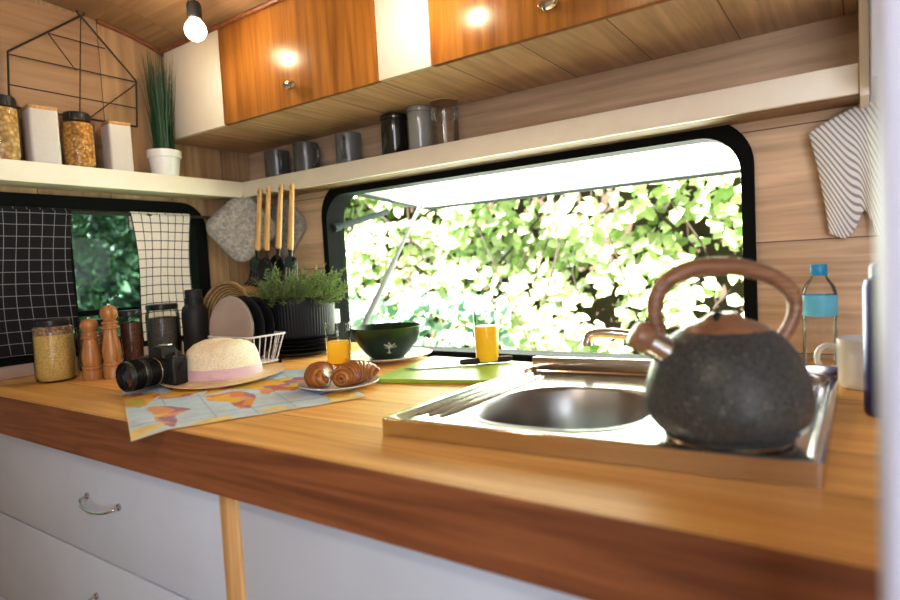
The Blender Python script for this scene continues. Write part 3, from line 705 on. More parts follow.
def mapcol(u, v):
    w = noise.noise(Vector((u*9, v*9, 1)))*.03; w2 = noise.noise(Vector((u*9, v*9, 7)))*.03
    uu, vv = (u-.5)*.74+.55, v*1.02+.16
    for pg, k in CONT:
        if inside(uu+w, vv+w2, pg):
            cell = noise.cell(Vector((u*13+w*30, v*11+w2*30, k)))
            return PAL[int((cell*.5+.5)*997+k*3) % 9]
    if v < .10 and noise.noise(Vector((u*5, v*9, 4))) > .16: return (.92, .74, .30)
    if u < .012 or u > .988 or v < .02 or v > .98: return (.78, .80, .80)
    if (u*12) % 1 < .02 or (v*8) % 1 < .025: return (.40, .58, .80)
    q = .5+.5*noise.noise(Vector((u*3, v*3, 3)))
    return (.52+.22*q, .74+.10*q, .95+.04*q)
A, B, C, D = Vector((-.785, .395)), Vector((-1.215, .600)), Vector((-.955, .850)), Vector((-.640, .690))
vs, fs, cs = [], [], []; nu, nv = 150, 110
for j in range(nv+1):
    v = j/nv
    for i in range(nu+1):
        u = i/nu
        p = (B*(1-u)+C*u)*v+(A*(1-u)+D*u)*(1-v)      # v=0 front edge A->D, v=1 back edge B->C
        z = ZC+.0009+.0007*abs(math.sin(u*PI*4))+.0007*abs(math.sin(v*PI*3))
        e = YF-.004-p.y
        if e > -.006: z -= .5*max(0, e+.006)*.35-.0008
        z += .006*max(0, u-.90)*10*max(0, .35-v)*abs(math.sin(u*40))
        vs.append((p.x, p.y, z)); cs.append(mapcol(v*.98+.01, 1-u) if False else mapcol(u, v))
for j in range(nv):
    for i in range(nu): a = j*(nu+1)+i; fs.append((a, a+1, a+nu+2, a+nu+1))
o = from_py('world_map', vs, fs, attr_mat('printed_map_paper', .45), None, cs, smooth=True)
setp(o, 'unfolded paper world map spread on the worktop under camera and hat', 'map')

# ------------------------------------------------------------------ croissants on plate
def plate_bm(r, h=.012, foot=.55, t=.0028):
    bm = bmesh.new()
    lathe(bm, [(0, .001), (r*foot*.9, .001), (r*foot*.92, 0), (r*foot, 0), (r*foot*1.03, .0025), (r*.8, h*.5), (r*.985, h-.0008), (r, h+.0006), (r*.985, h+.0012), (r*.8, h*.5+t), (r*foot, t+.001), (0, t+.0008)], 64); return bm
pl = setp(obj('plate', plate_bm(.0690, .009), M['whiteceramic'], None, (-.742, .731, ZC+.002)), 'small white plate carrying two croissants on the map edge', 'plate')
m, nt, b = nm('baked_crust')
no = nt.nodes.new('ShaderNodeTexNoise'); no.inputs['Scale'].default_value = 70; no.inputs['Detail'].default_value = 5; L(nt, coords(nt), no.inputs['Vector'])
at = nt.nodes.new('ShaderNodeVertexColor'); at.layer_name = 'Col'
f = math_(nt, 'ADD', math_(nt, 'MULTIPLY', no.outputs['Fac'], .55), math_(nt, 'MULTIPLY', at.outputs['Color'], .5))
L(nt, ramp(nt, f, [(.25, (.12, .030, .008)), (.5, (.36, .12, .025)), (.78, (.70, .38, .12))]), b.inputs['Base Color']); b.inputs['Roughness'].default_value = .32; b.inputs['Coat Weight'].default_value = .08
bump(nt, b, no.outputs['Fac'], .5, .001); M['crust'] = m
def croissant(label, loc, rz, s=1.):
    vs, fs, cs = [], [], []; n, seg = 90, 22
    for i in range(n+1):
        t = i/n*2-1; a = t*1.25
        base = .0165*(1-abs(t)**2.2)**.75+.0022
        k = abs(t)*5.5; fr = k % 1
        rr = base*(1+.16*(1-fr)-.06)
        cx, cy = math.sin(a)*.032, (math.cos(a)-.6)*.026
        tx, ty = math.cos(a), -math.sin(a)
        for q in range(seg):
            w = 2*PI*q/seg; nx, nz = math.cos(w), math.sin(w)
            sk_ = .003*nz
            vs.append(((cx-ty*nx*rr+tx*sk_)*s, (cy+tx*nx*rr+ty*sk_)*s, (max(nz*rr*.9+.0135, .0006))*s)); cs.append((.15+.7*fr,)*3)
    for i in range(n):
        for q in range(seg): fs.append((i*seg+q, i*seg+(q+1) % seg, (i+1)*seg+(q+1) % seg, (i+1)*seg+q))
    fs.append(tuple(range(seg))); fs.append(tuple(n*seg+q for q in reversed(range(seg))))
    o = from_py('croissant', vs, fs, M['crust'], None, cs, smooth=True); o.location = loc; o.rotation_euler = (0, 0, rz)
    setp(o, label, 'croissant', 'croissants on the small plate')
croissant('glossy dark baked croissant, left of two on the white plate', (-.768, .727, ZC+.0058), 2.2, 1.22)
croissant('golden croissant with layered ridges, right of two on the white plate', (-.712, .745, ZC+.0058), 1.35, 1.22)

# ------------------------------------------------------------------ juice glasses
M['juice'] = plain('orange_juice', (1.0, .60, .035), .35, var=.03, emit=((1, .5, .02), .15))  # faint glow painted into the juice, which is no lamp
def juice(label, loc, r, h, fill):
    t = thing('juice_glass', label, 'glass', loc, 0, 'glasses of orange juice')
    bm = bmesh.new(); lathe(bm, [(0, 0), (r*.9, 0), (r*.93, .002), (r, h-.001), (r-.0006, h), (r-.0014, h-.001), (r*.93-.0016, .006), (0, .005)], 48); obj('tumbler', bm, M['glass'], t)
    bm = bmesh.new(); q = r*.93-.0008; q2 = q+(r*.07)*(fill/h)
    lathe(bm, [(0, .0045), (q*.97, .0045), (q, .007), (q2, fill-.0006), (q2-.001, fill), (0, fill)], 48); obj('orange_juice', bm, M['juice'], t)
juice('short glass half full of orange juice between plate and green bowl', (-.930, .922, ZC), .0275, .090, .050)
juice('taller glass of orange juice standing on the green cutting board', (-.596, .985, ZC+.0085), .0235, .102, .072)

# ------------------------------------------------------------------ cutting board and knife
bd = thing('cutting_board', 'lime green plastic cutting board left of the sink', 'cutting board')
bm = bmesh.new()
q = [(-.713, .783), (-.490, .846), (-.505, 1.020), (-.765, 1.035)]
def rpoly(q, r, n=5):
    out = []; k = len(q)
    for i in range(k):
        p = Vector(q[i]); a = (Vector(q[i-1])-p).normalized()*r+p; c = (Vector(q[(i+1) % k])-p).normalized()*r+p
        for s in range(n+1): t = s/n; out.append(a*(1-t)**2+p*2*t*(1-t)+c*t*t)
    return [(p.x, p.y) for p in out]
q = rpoly(q, .018)
holed(bm, q, [], lambda u, v, d: (u, v, ZC+.001+d), .0068); obj('board', bm, plain('lime_plastic', (.36, .55, .06), .4, var=.04), bd, angle=30)
kn = thing('knife', 'kitchen knife with a dark handle lying on the green cutting board', 'knife', (0, 0, ZC+.0085))
k0, k1, k2 = Vector((-.712, .872, 0)), Vector((-.632, .943, 0)), Vector((-.558, 1.014, 0))
dx = (k1-k0).normalized(); nx = Vector((-dx.y, dx.x, 0))
def flat_blade(bm, pts, z0, z1):
    loft(bm, [[(p.x, p.y, z0) for p in pts], [(p.x, p.y, z1) for p in pts]])
bm = bmesh.new(); Lb = (k1-k0).length
flat_blade(bm, [k0, k0+dx*.02-nx*.008, k0+dx*.05-nx*.012, k1-nx*.012, k1+nx*.006, k0+dx*.05+nx*.006, k0+dx*.02+nx*.004], .0005, .0022); obj('blade', bm, M['steel'], kn, smooth=False)
bm = bmesh.new(); pts = [k1+(k2-k1)*t+Vector((0, 0, .0062)) for t in (0, .06, .3, .6, .9, 1)]
tube(bm, pts, [.0042, .0056, .006, .0058, .006, .0045], 14); obj('handle', bm, plain('dark_knife_handle', (.03, .014, .01), .35), kn)

# ------------------------------------------------------------------ green bowl on white plate
setp(obj('plate', plate_bm(.098, .013, .42), M['whiteceramic'], None, (-.860, 1.0, ZC+.0008)), 'white plate under the dark green bowl', 'plate')
m, nt, b = nm('glazed_dark_green')
no = nt.nodes.new('ShaderNodeTexNoise'); no.inputs['Scale'].default_value = 14; no.inputs['Detail'].default_value = 3; L(nt, coords(nt), no.inputs['Vector'])
tc = nt.nodes.new('ShaderNodeTexCoord'); sp = nt.nodes.new('ShaderNodeSeparateXYZ'); L(nt, tc.outputs['Object'], sp.inputs[0])
g1 = ramp(nt, no.outputs['Fac'], [(.4, (.006, .016, .010)), (.75, (.02, .045, .02))])
zf = ramp(nt, math_(nt, 'ADD', math_(nt, 'MULTIPLY', sp.outputs[2], 9.), math_(nt, 'MULTIPLY', no.outputs['Fac'], .5)), [(.72, (0, 0, 0)), (.95, (1, 1, 1))])
L(nt, mixc(nt, g1, (.05, .09, .012), zf), b.inputs['Base Color']); b.inputs['Roughness'].default_value = .3; b.inputs['Coat Weight'].default_value = 0; b.inputs['Specular IOR Level'].default_value = .3; M['greenbowl'] = m
bw = thing('bowl', 'dark green glazed bowl with a pale tree emblem, on a white plate', 'bowl', (-.868, 1.01, ZC+.0042))
BP = [(0, .001), (.030, .001), (.032, 0), (.036, .003), (.046, .012), (.059, .030), (.068, .048), (.0725, .064), (.0735, .069), (.0725, .0695), (.0712, .067), (.066, .048), (.057, .031), (.044, .0145), (.03, .006), (0, .005)]
bw.scale = (1.06, 1.06, 1.0)
bm = bmesh.new(); lathe(bm, BP, 64); obj('bowl_body', bm, M['greenbowl'], bw, angle=60)
def bowl_r(z):
    for (r0, z0), (r1, z1) in zip(BP[2:8], BP[3:9]):
        if z0 <= z <= z1: return r0+(r1-r0)*(z-z0)/(z1-z0)
    return .07
bm = bmesh.new(); a0 = math.atan2(-1.0, .868)+.05
def on_bowl(u, v): z = v; r = bowl_r(z)+.0007; a = a0+u/r; return (r*math.cos(a), r*math.sin(a), z)
def stroke(p, q, w=.0006, n=5):
    tube(bm, [on_bowl(p[0]+(q[0]-p[0])*t/n, p[1]+(q[1]-p[1])*t/n) for t in range(n+1)], w, 5)
stroke((0, .015), (0, .038), .0009); stroke((0, .020), (.004, .016)); stroke((0, .020), (-.004, .016))
rl = random.Random(3)
for k in range(16):
    a = rl.uniform(.15, PI-.15); l = rl.uniform(.007, .0155); s = (0, .026+rl.uniform(0, .006)); e = (s[0]+math.cos(a)*l, s[1]+math.sin(a)*l*.7); stroke(s, e, .0005)
    stroke(e, (e[0]+.002*math.cos(a+.8), e[1]+.002*math.sin(a+.8)), .0005)
obj('tree_emblem', bm, plain('pale_print', (.6, .62, .56), .5), bw)

# ------------------------------------------------------------------ stack of black plates, ribbed pot with plant
px, py = -1.150, 1.009
for k, lab in enumerate(('lowest black plate of the stack under the plant pot', 'second black plate from the bottom of the stack under the plant pot', 'middle black plate of the stack under the plant pot', 'second black plate from the top of the stack under the plant pot', 'topmost black plate of the stack, touching the plant pot')):
    setp(obj('plate', plate_bm(.093+.001*(k % 2), .0115, .6), M['blackceramic'], None, (px+.002*(k % 3-1), py+.001*k, ZC+.0006+.0092*k)), lab, 'plate', 'stacked black plates')
pz = ZC+.0006+.0092*4+.0046
pt = thing('potted_fern', 'bushy green fern in a ribbed black pot on stacked black plates', 'plant', (px, py, pz))
pt.scale = (1.06, 1.06, 1.06)
bm = bmesh.new(); n = 216; rings = []
for r, z, rib in ((.060, 0, 0), (.074, .0015, 0), (.080, .006, 1), (.083, .03, 1), (.0845, .065, 1), (.0845, .088, 1), (.0845, .094, 0), (.082, .0955, 0), (.079, .094, 0), (.078, .078, 0), (.01, .078, 0)):
    rings.append([bm.verts.new(((r-(.0010 if (rib and i % 3 == 0) else 0))*math.cos(2*PI*i/n), (r-(.0010 if (rib and i % 3 == 0) else 0))*math.sin(2*PI*i/n), z)) for i in range(n)])
for a, b2 in zip(rings, rings[1:]):
    for i in range(n): bm.faces.new((a[i], a[(i+1) % n], b2[(i+1) % n], b2[i]))
bm.faces.new(rings[0][::-1]); bm.faces.new(rings[-1])
obj('pot', bm, plain('ribbed_blue_black', (.008, .010, .014), .45, spec=.25), pt, angle=25)
bm = bmesh.new(); lathe(bm, [(0, .083), (.05, .082), (.0775, .0795)], 30); obj('soil', bm, plain('soil', (.03, .018, .01), .9, bmp=.8, vs=120), pt)
def leafset(): return [], [], []
def add_leaf(V, F, Cc, p, d, n, l, w, c, fold=.25):
    d = d.normalized(); s = d.cross(n)
    if s.length < 1e-4: s = d.cross(Vector((1, .3, .2)))
    s.normalize(); n = s.cross(d); i = len(V)
    V += [p, p+d*l*.35+s*w*.5+n*w*fold, p+d*l*.72+s*w*.36+n*w*fold*.6, p+d*l, p+d*l*.72-s*w*.36+n*w*fold*.6, p+d*l*.35-s*w*.5+n*w*fold, p+d*l*.5-n*w*.04]
    F += [(i, i+1, i+6), (i+1, i+2, i+6), (i+2, i+3, i+6), (i+3, i+4, i+6), (i+4, i+5, i+6), (i+5, i, i+6)]
    Cc += [c]*7
V, F, Cc = leafset(); bs = bmesh.new()
for k in range(330):
    a = R(0, 2*PI); r0 = .07*math.sqrt(R(0, 1)); out_ = Vector((math.cos(a), math.sin(a), 0)); el = R(.35, 1.4) if r0 > .035 else R(.8, 1.5)
    ln_ = R(.05, .10)*(1.05-.35*math.cos(el)); p0 = out_*r0+Vector((0, 0, .08)); dv = (out_*math.cos(el)+Vector((.34, .22, math.sin(el)))).normalized()
    pts = [p0+dv*ln_*t+Vector((0, 0, -.018*t*t*math.cos(el))) for t in (0, .25, .5, .75, 1)]
    tube(bs, pts, .0005, 4, cap=False)
    g = R(.6, 1.25); c = (.20*g+R(0, .06), .29*g+R(0, .06), .11*g)
    for q in range(26):
        t = .12+.88*q/25; i = min(3, int(t*4)); f_ = t*4-i; p = pts[i].lerp(pts[i+1], f_); dd = (pts[i+1]-pts[i]).normalized()
        rnd_ = Vector((R(-1, 1), R(-1, 1), R(-.6, 1))).normalized()
        add_leaf(V, F, Cc, p, (dd*.7+rnd_).normalized(), rnd_.cross(dd)+Vector((0, 0, .2)), R(.007, .012), R(.0018, .003), tuple(x*R(.8, 1.2) for x in c))
M['leaf_pot'] = attr_mat('fern_leaf', .5, .25)
from_py('foliage', V, F, M['leaf_pot'], pt, Cc); obj('stems', bs, plain('stem_green', (.08, .12, .03), .6), pt)

# ------------------------------------------------------------------ dish rack, leaning plates and woven tray
rk = thing('dish_rack', 'chromed wire dish rack holding plates behind the straw hat', 'dish rack', (-1.157, .860, ZC), 0)
RX, RY, RZ = .078, .052, .067
bm = bmesh.new(); tube(bm, [(x, y, RZ) for x, y in rrect(-RX, RX, -RY, RY, .015, 4)]+[(RX, RY-.015, RZ)], .0024, 8); obj('top_rim', bm, M['wire'], rk)
bm = bmesh.new()
bx_, by_ = RX-.018, RY-.012
tube(bm, [(x, y, .006) for x, y in rrect(-bx_, bx_, -by_, by_, .012, 4)]+[(bx_, by_-.012, .006)], .002, 8)
for k in range(9):
    x = -bx_+2*bx_*k/8; tube(bm, [(x, -by_, .006), (x, by_, .006)], .0015, 6)
obj('floor_grid', bm, M['wire'], rk)
bm = bmesh.new()
for s in (-1, 1):
    for k in range(11):
        x = -RX+.012+(2*RX-.024)*k/10; tube(bm, [(x, s*RY, RZ), (x*.75, s*by_, .006)], .0014, 6)
    for k in range(6):
        y = -RY+.012+(2*RY-.024)*k/5; tube(bm, [(s*RX, y, RZ), (s*bx_, y*.75, .006)], .0014, 6)
obj('side_wires', bm, M['wire'], rk)
for x in (-bx_, bx_):
    for y in (-by_, by_):
        bm = bmesh.new(); lathe(bm, [(0, 0), (.004, 0), (.004, .007), (0, .008)], 12, Matrix.Translation((x, y, 0))); obj('foot', bm, M['rubber'], rk)
def standing(name, bm, mat, loc, yaw, tilt, label, cat, group=None):
    o = obj(name, bm, mat, None, loc, None, angle=50)
    o.rotation_euler = (Matrix.Rotation(yaw, 3, 'Z') @ Matrix.Rotation(PI/2-tilt, 3, 'X')).to_euler()
    return setp(o, label, cat, group)
M['beige'] = plain('beige_stoneware', (.50, .42, .38), .35, coat=.2, var=.05)
def rimplate(r, bmat):
    return plate_bm(r, .012, .6)
yw = math.radians(62)
o = standing('plate', plate_bm(.074, .010, .62), M['beige'], (-1.166, .836, ZC+.0825), math.radians(3), .07, 'beige stoneware plate standing upright in the dish rack', 'plate', 'plates in the dish rack')
bm = bmesh.new(); lathe(bm, [(.0725, .0085), (.0744, .0112), (.0752, .0104), (.0744, .0082)], 64)
ob = obj('dark_edge', bm, plain('dark_glaze_edge', (.10, .075, .06), .4), o)
standing('plate', plate_bm(.074, .010, .62), M['blackceramic'], (-1.160, .862, ZC+.082), math.radians(3), .09, 'black plate in the dish rack just behind the beige one', 'plate', 'plates in the dish rack')
standing('plate', plate_bm(.072, .010, .62), M['blackceramic'], (-1.156, .886, ZC+.080), math.radians(3), .11, 'black plate furthest back in the dish rack', 'plate', 'plates in the dish rack')
m, nt, b = nm('wicker_weave')
wv = nt.nodes.new('ShaderNodeTexWave'); wv.wave_type = 'RINGS'; wv.rings_direction = 'Z'; wv.inputs['Scale'].default_value = 55; L(nt, coords(nt), wv.inputs['Vector'])
vo = nt.nodes.new('ShaderNodeTexNoise'); vo.inputs['Scale'].default_value = 140; L(nt, coords(nt), vo.inputs['Vector'])
f = math_(nt, 'MULTIPLY', wv.outputs['Fac'], vo.outputs['Fac'])
L(nt, ramp(nt, f, [(.1, (.24, .13, .05)), (.5, (.62, .43, .20))]), b.inputs['Base Color']); b.inputs['Roughness'].default_value = .7; bump(nt, b, f, .8, .003); M['wicker'] = m
bm = bmesh.new(); lathe(bm, [(0, .0), (.066, 0), (.078, .008), (.089, .020), (.092, .0205), (.092, .017), (.080, .004), (.067, -.004), (0, -.004)], 64)
for k in range(3): lathe(bm, [((.0905+.0032*math.cos(t*PI/4)), .0205-.004*k+.003*math.sin(t*PI/4)) for t in range(9)], 64)
standing('wicker_tray', bm, M['wicker'], (-1.314, .937, ZC+.0945), math.radians(6), .10, 'round woven wicker tray standing on edge behind the beige plate', 'tray')
bd2 = thing('wooden_board', 'orange brown wooden board standing behind the black bottle by the wall', 'board', (-1.44, 1.08, ZC), math.radians(20))
bm = bmesh.new(); box(bm, (-.085, -.008, .0), (.10, .008, .172), .004); obj('board', bm, M['orangeboard'], bd2)

# ------------------------------------------------------------------ utensils and pot holders
m, nt, b = nm('quilted_grey_print')
v = nt.nodes.new('ShaderNodeTexVoronoi'); v.feature = 'DISTANCE_TO_EDGE'; v.inputs['Scale'].default_value = 62; L(nt, coords(nt), v.inputs['Vector'])
no = nt.nodes.new('ShaderNodeTexNoise'); no.inputs['Scale'].default_value = 90; L(nt, coords(nt), no.inputs['Vector'])
L(nt, mixc(nt, ramp(nt, v.outputs['Distance'], [(.03, (.47, .44, .42)), (.14, (.37, .35, .335))]), ramp(nt, no.outputs['Fac'], [(.4, (.8, .8, .8)), (.6, (1.1, 1.1, 1.1))]), 1., 'MULTIPLY'), b.inputs['Base Color']); b.inputs['Roughness'].default_value = .9; bump(nt, b, v.outputs['Distance'], .4, .003); M['quilt'] = m
def potholder(loc, yaw, ang, label, w=.10):
    t = thing('pot_holder', label, 'pot holder', loc, yaw, 'quilted pot holders')
    bm = bmesh.new(); lp = rrect(-w, w, -w, w, .035, 6); ca, sa = math.cos(ang), math.sin(ang)
    rot = lambda s: [((x*ca-y*sa)*s, (x*sa+y*ca)*s) for x, y in lp]
    loft(bm, [[(x, d, z) for x, z in rot(s)] for d, s in ((.004, .97), (.002, 1), (-.002, 1), (-.005, .96), (-.0065, .8), (-.0065, .3))]); obj('pad', bm, M['quilt'], t, angle=70)
    bm = bmesh.new(); lp2 = rot(1.0); tube(bm, [(x, 0, z) for x, z in lp2]+[(lp2[0][0], 0, lp2[0][1])], .0035, 8); obj('binding', bm, plain('grey_binding', (.30, .28, .27), .9), t)
potholder((-1.470, 1.103, 1.238), math.radians(46), math.radians(40), 'grey patterned quilted pot holder hanging in the corner behind the utensils', .077)
potholder((-1.420, 1.2155, 1.240), 0, math.radians(46), 'second grey quilted pot holder, mostly hidden behind the first', .074)
rail = thing('utensil_hooks', 'small hooks on the shelf lip holding four wooden handled utensils', 'hooks', (0, 0, 0))
UT = [((-1.387, 1.338), (-1.432, 1.085), 'fork'), ((-1.349, 1.339), (-1.392, 1.075), 'spoon'), ((-1.299, 1.338), (-1.343, 1.082), 'ladle'), ((-1.255, 1.336), (-1.290, 1.088), 'slot')]
labs = {'fork': 'black pasta fork with wooden handle, first from the left on the shelf lip', 'spoon': 'black solid spoon with wooden handle, second from the left on the shelf lip', 'ladle': 'black serving spoon with wooden handle, third from the left on the shelf lip', 'slot': 'black slotted turner with wooden handle, rightmost on the shelf lip'}
for (uy, ((x0, z0), (x1, z1), kd)) in zip((1.091, 1.070, 1.091, 1.068), [((a+.012, b), (c+.012, d), e) for (a, b), (c, d), e in UT]):
    ks = uy/1.10; x0, x1, z0, z1 = x0*ks, x1*ks, 1.1+(z0-1.1)*ks, 1.1+(z1-1.1)*ks
    bm = bmesh.new(); tube(bm, [(x0, 1.1085, z0-.012), (x0, uy-.006, z0-.012), (x0, uy-.009, z0-.006)], .0012, 6); obj('hook', bm, M['blackwire'], rail)
    t = thing('kitchen_utensil', labs[kd], 'utensil', (x0, uy, z0), 0, 'utensils hanging from the shelf lip')
    t.rotation_euler = (0, math.atan2(x0-x1, z0-z1), 0)     # local -Z points along the tool
    Lg = math.hypot(x0-x1, z0-z1)
    bm = bmesh.new(); tube(bm, [(0, 0, .003), (0, 0, 0), (0, 0, -.008), (0, 0, -.10), (0, 0, -.162), (0, 0, -.168)], [.003, .0062, .0068, .0082, .0092, .0085], 16, flat=.8); hd = obj('handle', bm, M['utwood'], t, angle=50)
    bm = bmesh.new(); lathe(bm, [(.0016, -.004), (.003, -.0045), (.003, -.0055), (.0016, -.006)], 12, Matrix.Translation((0, -.005, -.012)) @ Matrix.Rotation(PI/2, 4, 'X')); obj('hang_hole', bm, M['black'], hd)
    bm = bmesh.new(); tube(bm, [(0, 0, -.164), (0, .001, -.178), (0, .002, -.198)], [.0075, .0055, .006], 12)
    def head(prof, thick=.003, cup=.012):
        lp = []
        n = 24; vv = []
        for i in range(n):
            a = 2*PI*i/n; w, h0, h1 = prof
            vv.append((w*math.sin(a), -.186-(h1-h0)*(1-math.cos(a))/2))
        zc_ = -.186-(h1-h0)/2
        for s, d in ((.15, cup), (.6, cup*.7), (1, 0), (1, -thick), (.6, cup*.7-thick), (.15, cup-thick)):
            lp.append([(x*s, d, zc_+(z-zc_)*s) for x, z in vv])
        loft(bm, lp)
    if kd == 'spoon': head((.031, 0, .082))
    elif kd == 'ladle': head((.033, 0, .078), cup=.020)
    elif kd == 'fork':
        head((.027, 0, .046), cup=.004)
        for k in range(-2, 3):
            tube(bm, spline([(k*.010, 0, -.215), (k*.0135, .001, -.245), (k*.0145, -.006, -.262), (k*.015, -.014, -.268)], 4), [.0036]*8+[.0032]*4+[.0028], 8)
    else:
        holes = [rrect(-.016+.0115*k-.003, -.016+.0115*k+.003, -.266+.0*k, -.215, .0028, 3) for k in range(4)]
        outl = [(p[0]*(1 if p[1] < -.21 else .8), p[1]) for p in rrect(-.030, .030, -.284, -.186, .018, 5)]
        holed(bm, outl, [[(x, z) for x, z in h] for h in holes], lambda u, v, d: (u, .003-d+.004*math.cos(u*50), v), .003)
    obj('head', bm, M['blackplastic'], t, angle=45)

# ------------------------------------------------------------------ left shelf: jars, canisters, grass plant, wire ornament
SX = -1.505
jar('glass jar of pale pasta with black lid, left end of the left shelf', (SX, .543, SB), .0325, .138, .112, G_p2, M['blackplastic'], .022, .010, group='black lidded jars on the left shelf', lid_r=.029)
jar('glass jar of amber pasta with black lid between the white canisters', (SX+.002, .695, SB), .0340, .129, .104, G_p, M['blackplastic'], .019, .010, group='black lidded jars on the left shelf', lid_r=.0275)
def canister(label, loc, rz, w, h):
    t = thing('canister', label, 'canister', loc, rz, 'white canisters with wooden lids')
    bm = bmesh.new(); loft(bm, [[(x*s, y*s, z) for x, y in rrect(-w, w, -w, w, .006, 4)] for z, s in ((0, .97), (.002, 1), (h-.002, 1), (h, .985))]); obj('canister_body', bm, plain('white_speckled_tin', (.60, .58, .59), .5, var=.03, vs=220), t, angle=40)
    bm = bmesh.new(); loft(bm, [[(x*s, y*s, z) for x, y in rrect(-w, w, -w, w, .006, 4)] for z, s in ((h, .99), (h+.001, 1.01), (h+.007, 1.01), (h+.008, .99))]); obj('lid', bm, M['lidwood'], t, angle=40)
canister('larger white canister with wooden lid, left of the amber pasta jar', (SX, .619, SB), -.12, .0285, .120)
canister('smaller white canister with wooden lid, right of the amber pasta jar', (SX+.004, .783, SB), -.12, .0262, .112)
gp = thing('potted_grass', 'tall green artificial grass in a white pot on the left shelf', 'plant', (-1.500, .902, SB))
bm = bmesh.new(); lathe(bm, [(0, 0), (.030, 0), (.032, .002), (.0385, .048), (.041, .049), (.042, .051), (.042, .067), (.0405, .068), (.039, .067), (.036, .055), (0, .055)], 44); obj('pot', bm, M['whiteceramic'], gp, angle=40)
V, F, Cc = leafset()
for k in range(230):
    a = R(0, 2*PI); r0 = .026*math.sqrt(R(0, 1)); h = R(.18, .275) if k % 4 else R(.08, .15); sp_ = R(.0, .028)*(r0/.026+.2)
    o_ = Vector((math.cos(a), math.sin(a), 0)); sd = Vector((-math.sin(a+R(-1, 1)), math.cos(a), 0)).normalized(); w = R(.0012, .0022); i = len(V)
    g = R(.55, 1.2); c = (.022*g, .085*g, .035*g)
    for q in range(5):
        t = q/4; p = o_*(r0+sp_*t*t)+Vector((0, 0, .054+h*t)); ww = w*(1-.85*t)
        p.y = min(p.y, .036); V += [p-sd*ww, p+sd*ww]; Cc += [c, c]
        if q: b0 = i+2*(q-1); F.append((b0, b0+1, b0+3, b0+2))
from_py('grass_blades', V, F, attr_mat('grass_blade', .45), gp, Cc)
wr = thing('wire_rack', 'black wire wall rack shaped like a house on the left wall', 'wire rack', (XL+.012, .008, .002))
P2 = lambda y, z: (0.004, y, z)
pA, pB, pC, pD, pE = (.577, 1.62), (.738, 1.746), (.863, 1.618), (.855, 1.50), (.570, 1.50)
bm = bmesh.new()
for a, b2 in ((pE, pA), (pA, pB), (pB, pC), (pC, pD), (pD, pE)): tube(bm, [P2(*a), P2(*b2)], .0022, 8)
obj('outer_frame', bm, M['blackwire'], wr)
bm = bmesh.new()
for a, b2 in (((.577, 1.615), (.860, 1.616)), ((.573, 1.548), (.857, 1.548)), ((.738, 1.746), (.716, 1.50)), ((.662, 1.684), (.790, 1.682)), ((.662, 1.684), (.716, 1.612)), ((.863, 1.612), (.735, 1.50))): tube(bm, [P2(*a), P2(*b2)], .0013, 6)
obj('cross_wires', bm, M['blackwire'], wr)
bm = bmesh.new(); tube(bm, [(.004, .738+.008*math.cos(k*PI/8), 1.754+.008*math.sin(k*PI/8)) for k in range(17)], .0018, 6, cap=False); obj('hanging_ring', bm, M['blackwire'], wr)

# ------------------------------------------------------------------ long shelf: mugs, canisters, jar
M['greyglaze'] = plain('grey_glaze', (.085, .088, .09), .3, coat=.3, var=.1)
M['greyglaze2'] = plain('blue_grey_glaze', (.15, .155, .16), .3, coat=.3, var=.08)
SY = 1.165
mug('mug', 'dark grey mug at the left end of the long shelf', (-1.372, SY, SB), -.5, M['greyglaze'], .0350, .080, 'grey mugs on the long shelf', .8)
mug('mug', 'dark grey mug with its round handle facing right, second from the left end', (-1.252, SY, SB), -.15, M['greyglaze'], .0350, .084, 'grey mugs on the long shelf')
mug('mug', 'lighter blue grey mug with its handle facing forward, left of black canister', (-1.093, SY, SB), -1.15, M['greyglaze2'], .0335, .084, 'grey mugs on the long shelf', .9)
def can(label, x, r, h, mat, name):
    t = thing(name, label, 'canister', (x, SY, SB))
    bm = bmesh.new(); lathe(bm, [(0, 0), (r*.94, 0), (r, .003), (r, h-.014)], 44); lathe(bm, [(r, h-.014), (r-.0012, h-.0125), (0, h-.0125)], 44); obj('canister_body', bm, mat, t)
    bm = bmesh.new(); lathe(bm, [(0, h-.0125), (r, h-.0125), (r+.0006, h-.011), (r+.0006, h-.003), (r-.002, h-.0005), (r-.006, h), (0, h)], 44); obj('lid', bm, mat, t)
can('glossy black cylindrical canister on the long shelf', -.938, .0330, .103, plain('gloss_black', (.012, .012, .013), .12, coat=.6), 'canister')
can('pale grey cylindrical canister right of the black one', -.860, .0290, .108, plain('gloss_grey', (.33, .335, .335), .15, coat=.6), 'canister')
t = thing('storage_jar', 'empty clear glass jar with wooden lid on the long shelf', 'jar', (-.788, SY, SB))
bm = bmesh.new(); lathe(bm, [(0, .003), (.028, 0), (.031, .004), (.0315, .012), (.0315, .072), (.0325, .078), (.0325, .088), (.029, .094), (.0295, .106)], 44); obj('glass_body', bm, thin_glass('amber_tinted_jar', (.93, .92, .90), edge=.35), t)
bm = bmesh.new(); lathe(bm, [(0, .105), (.0325, .105), (.0335, .107), (.0335, .118), (.032, .120), (0, .120)], 44); obj('lid', bm, M['lidwood'], t)

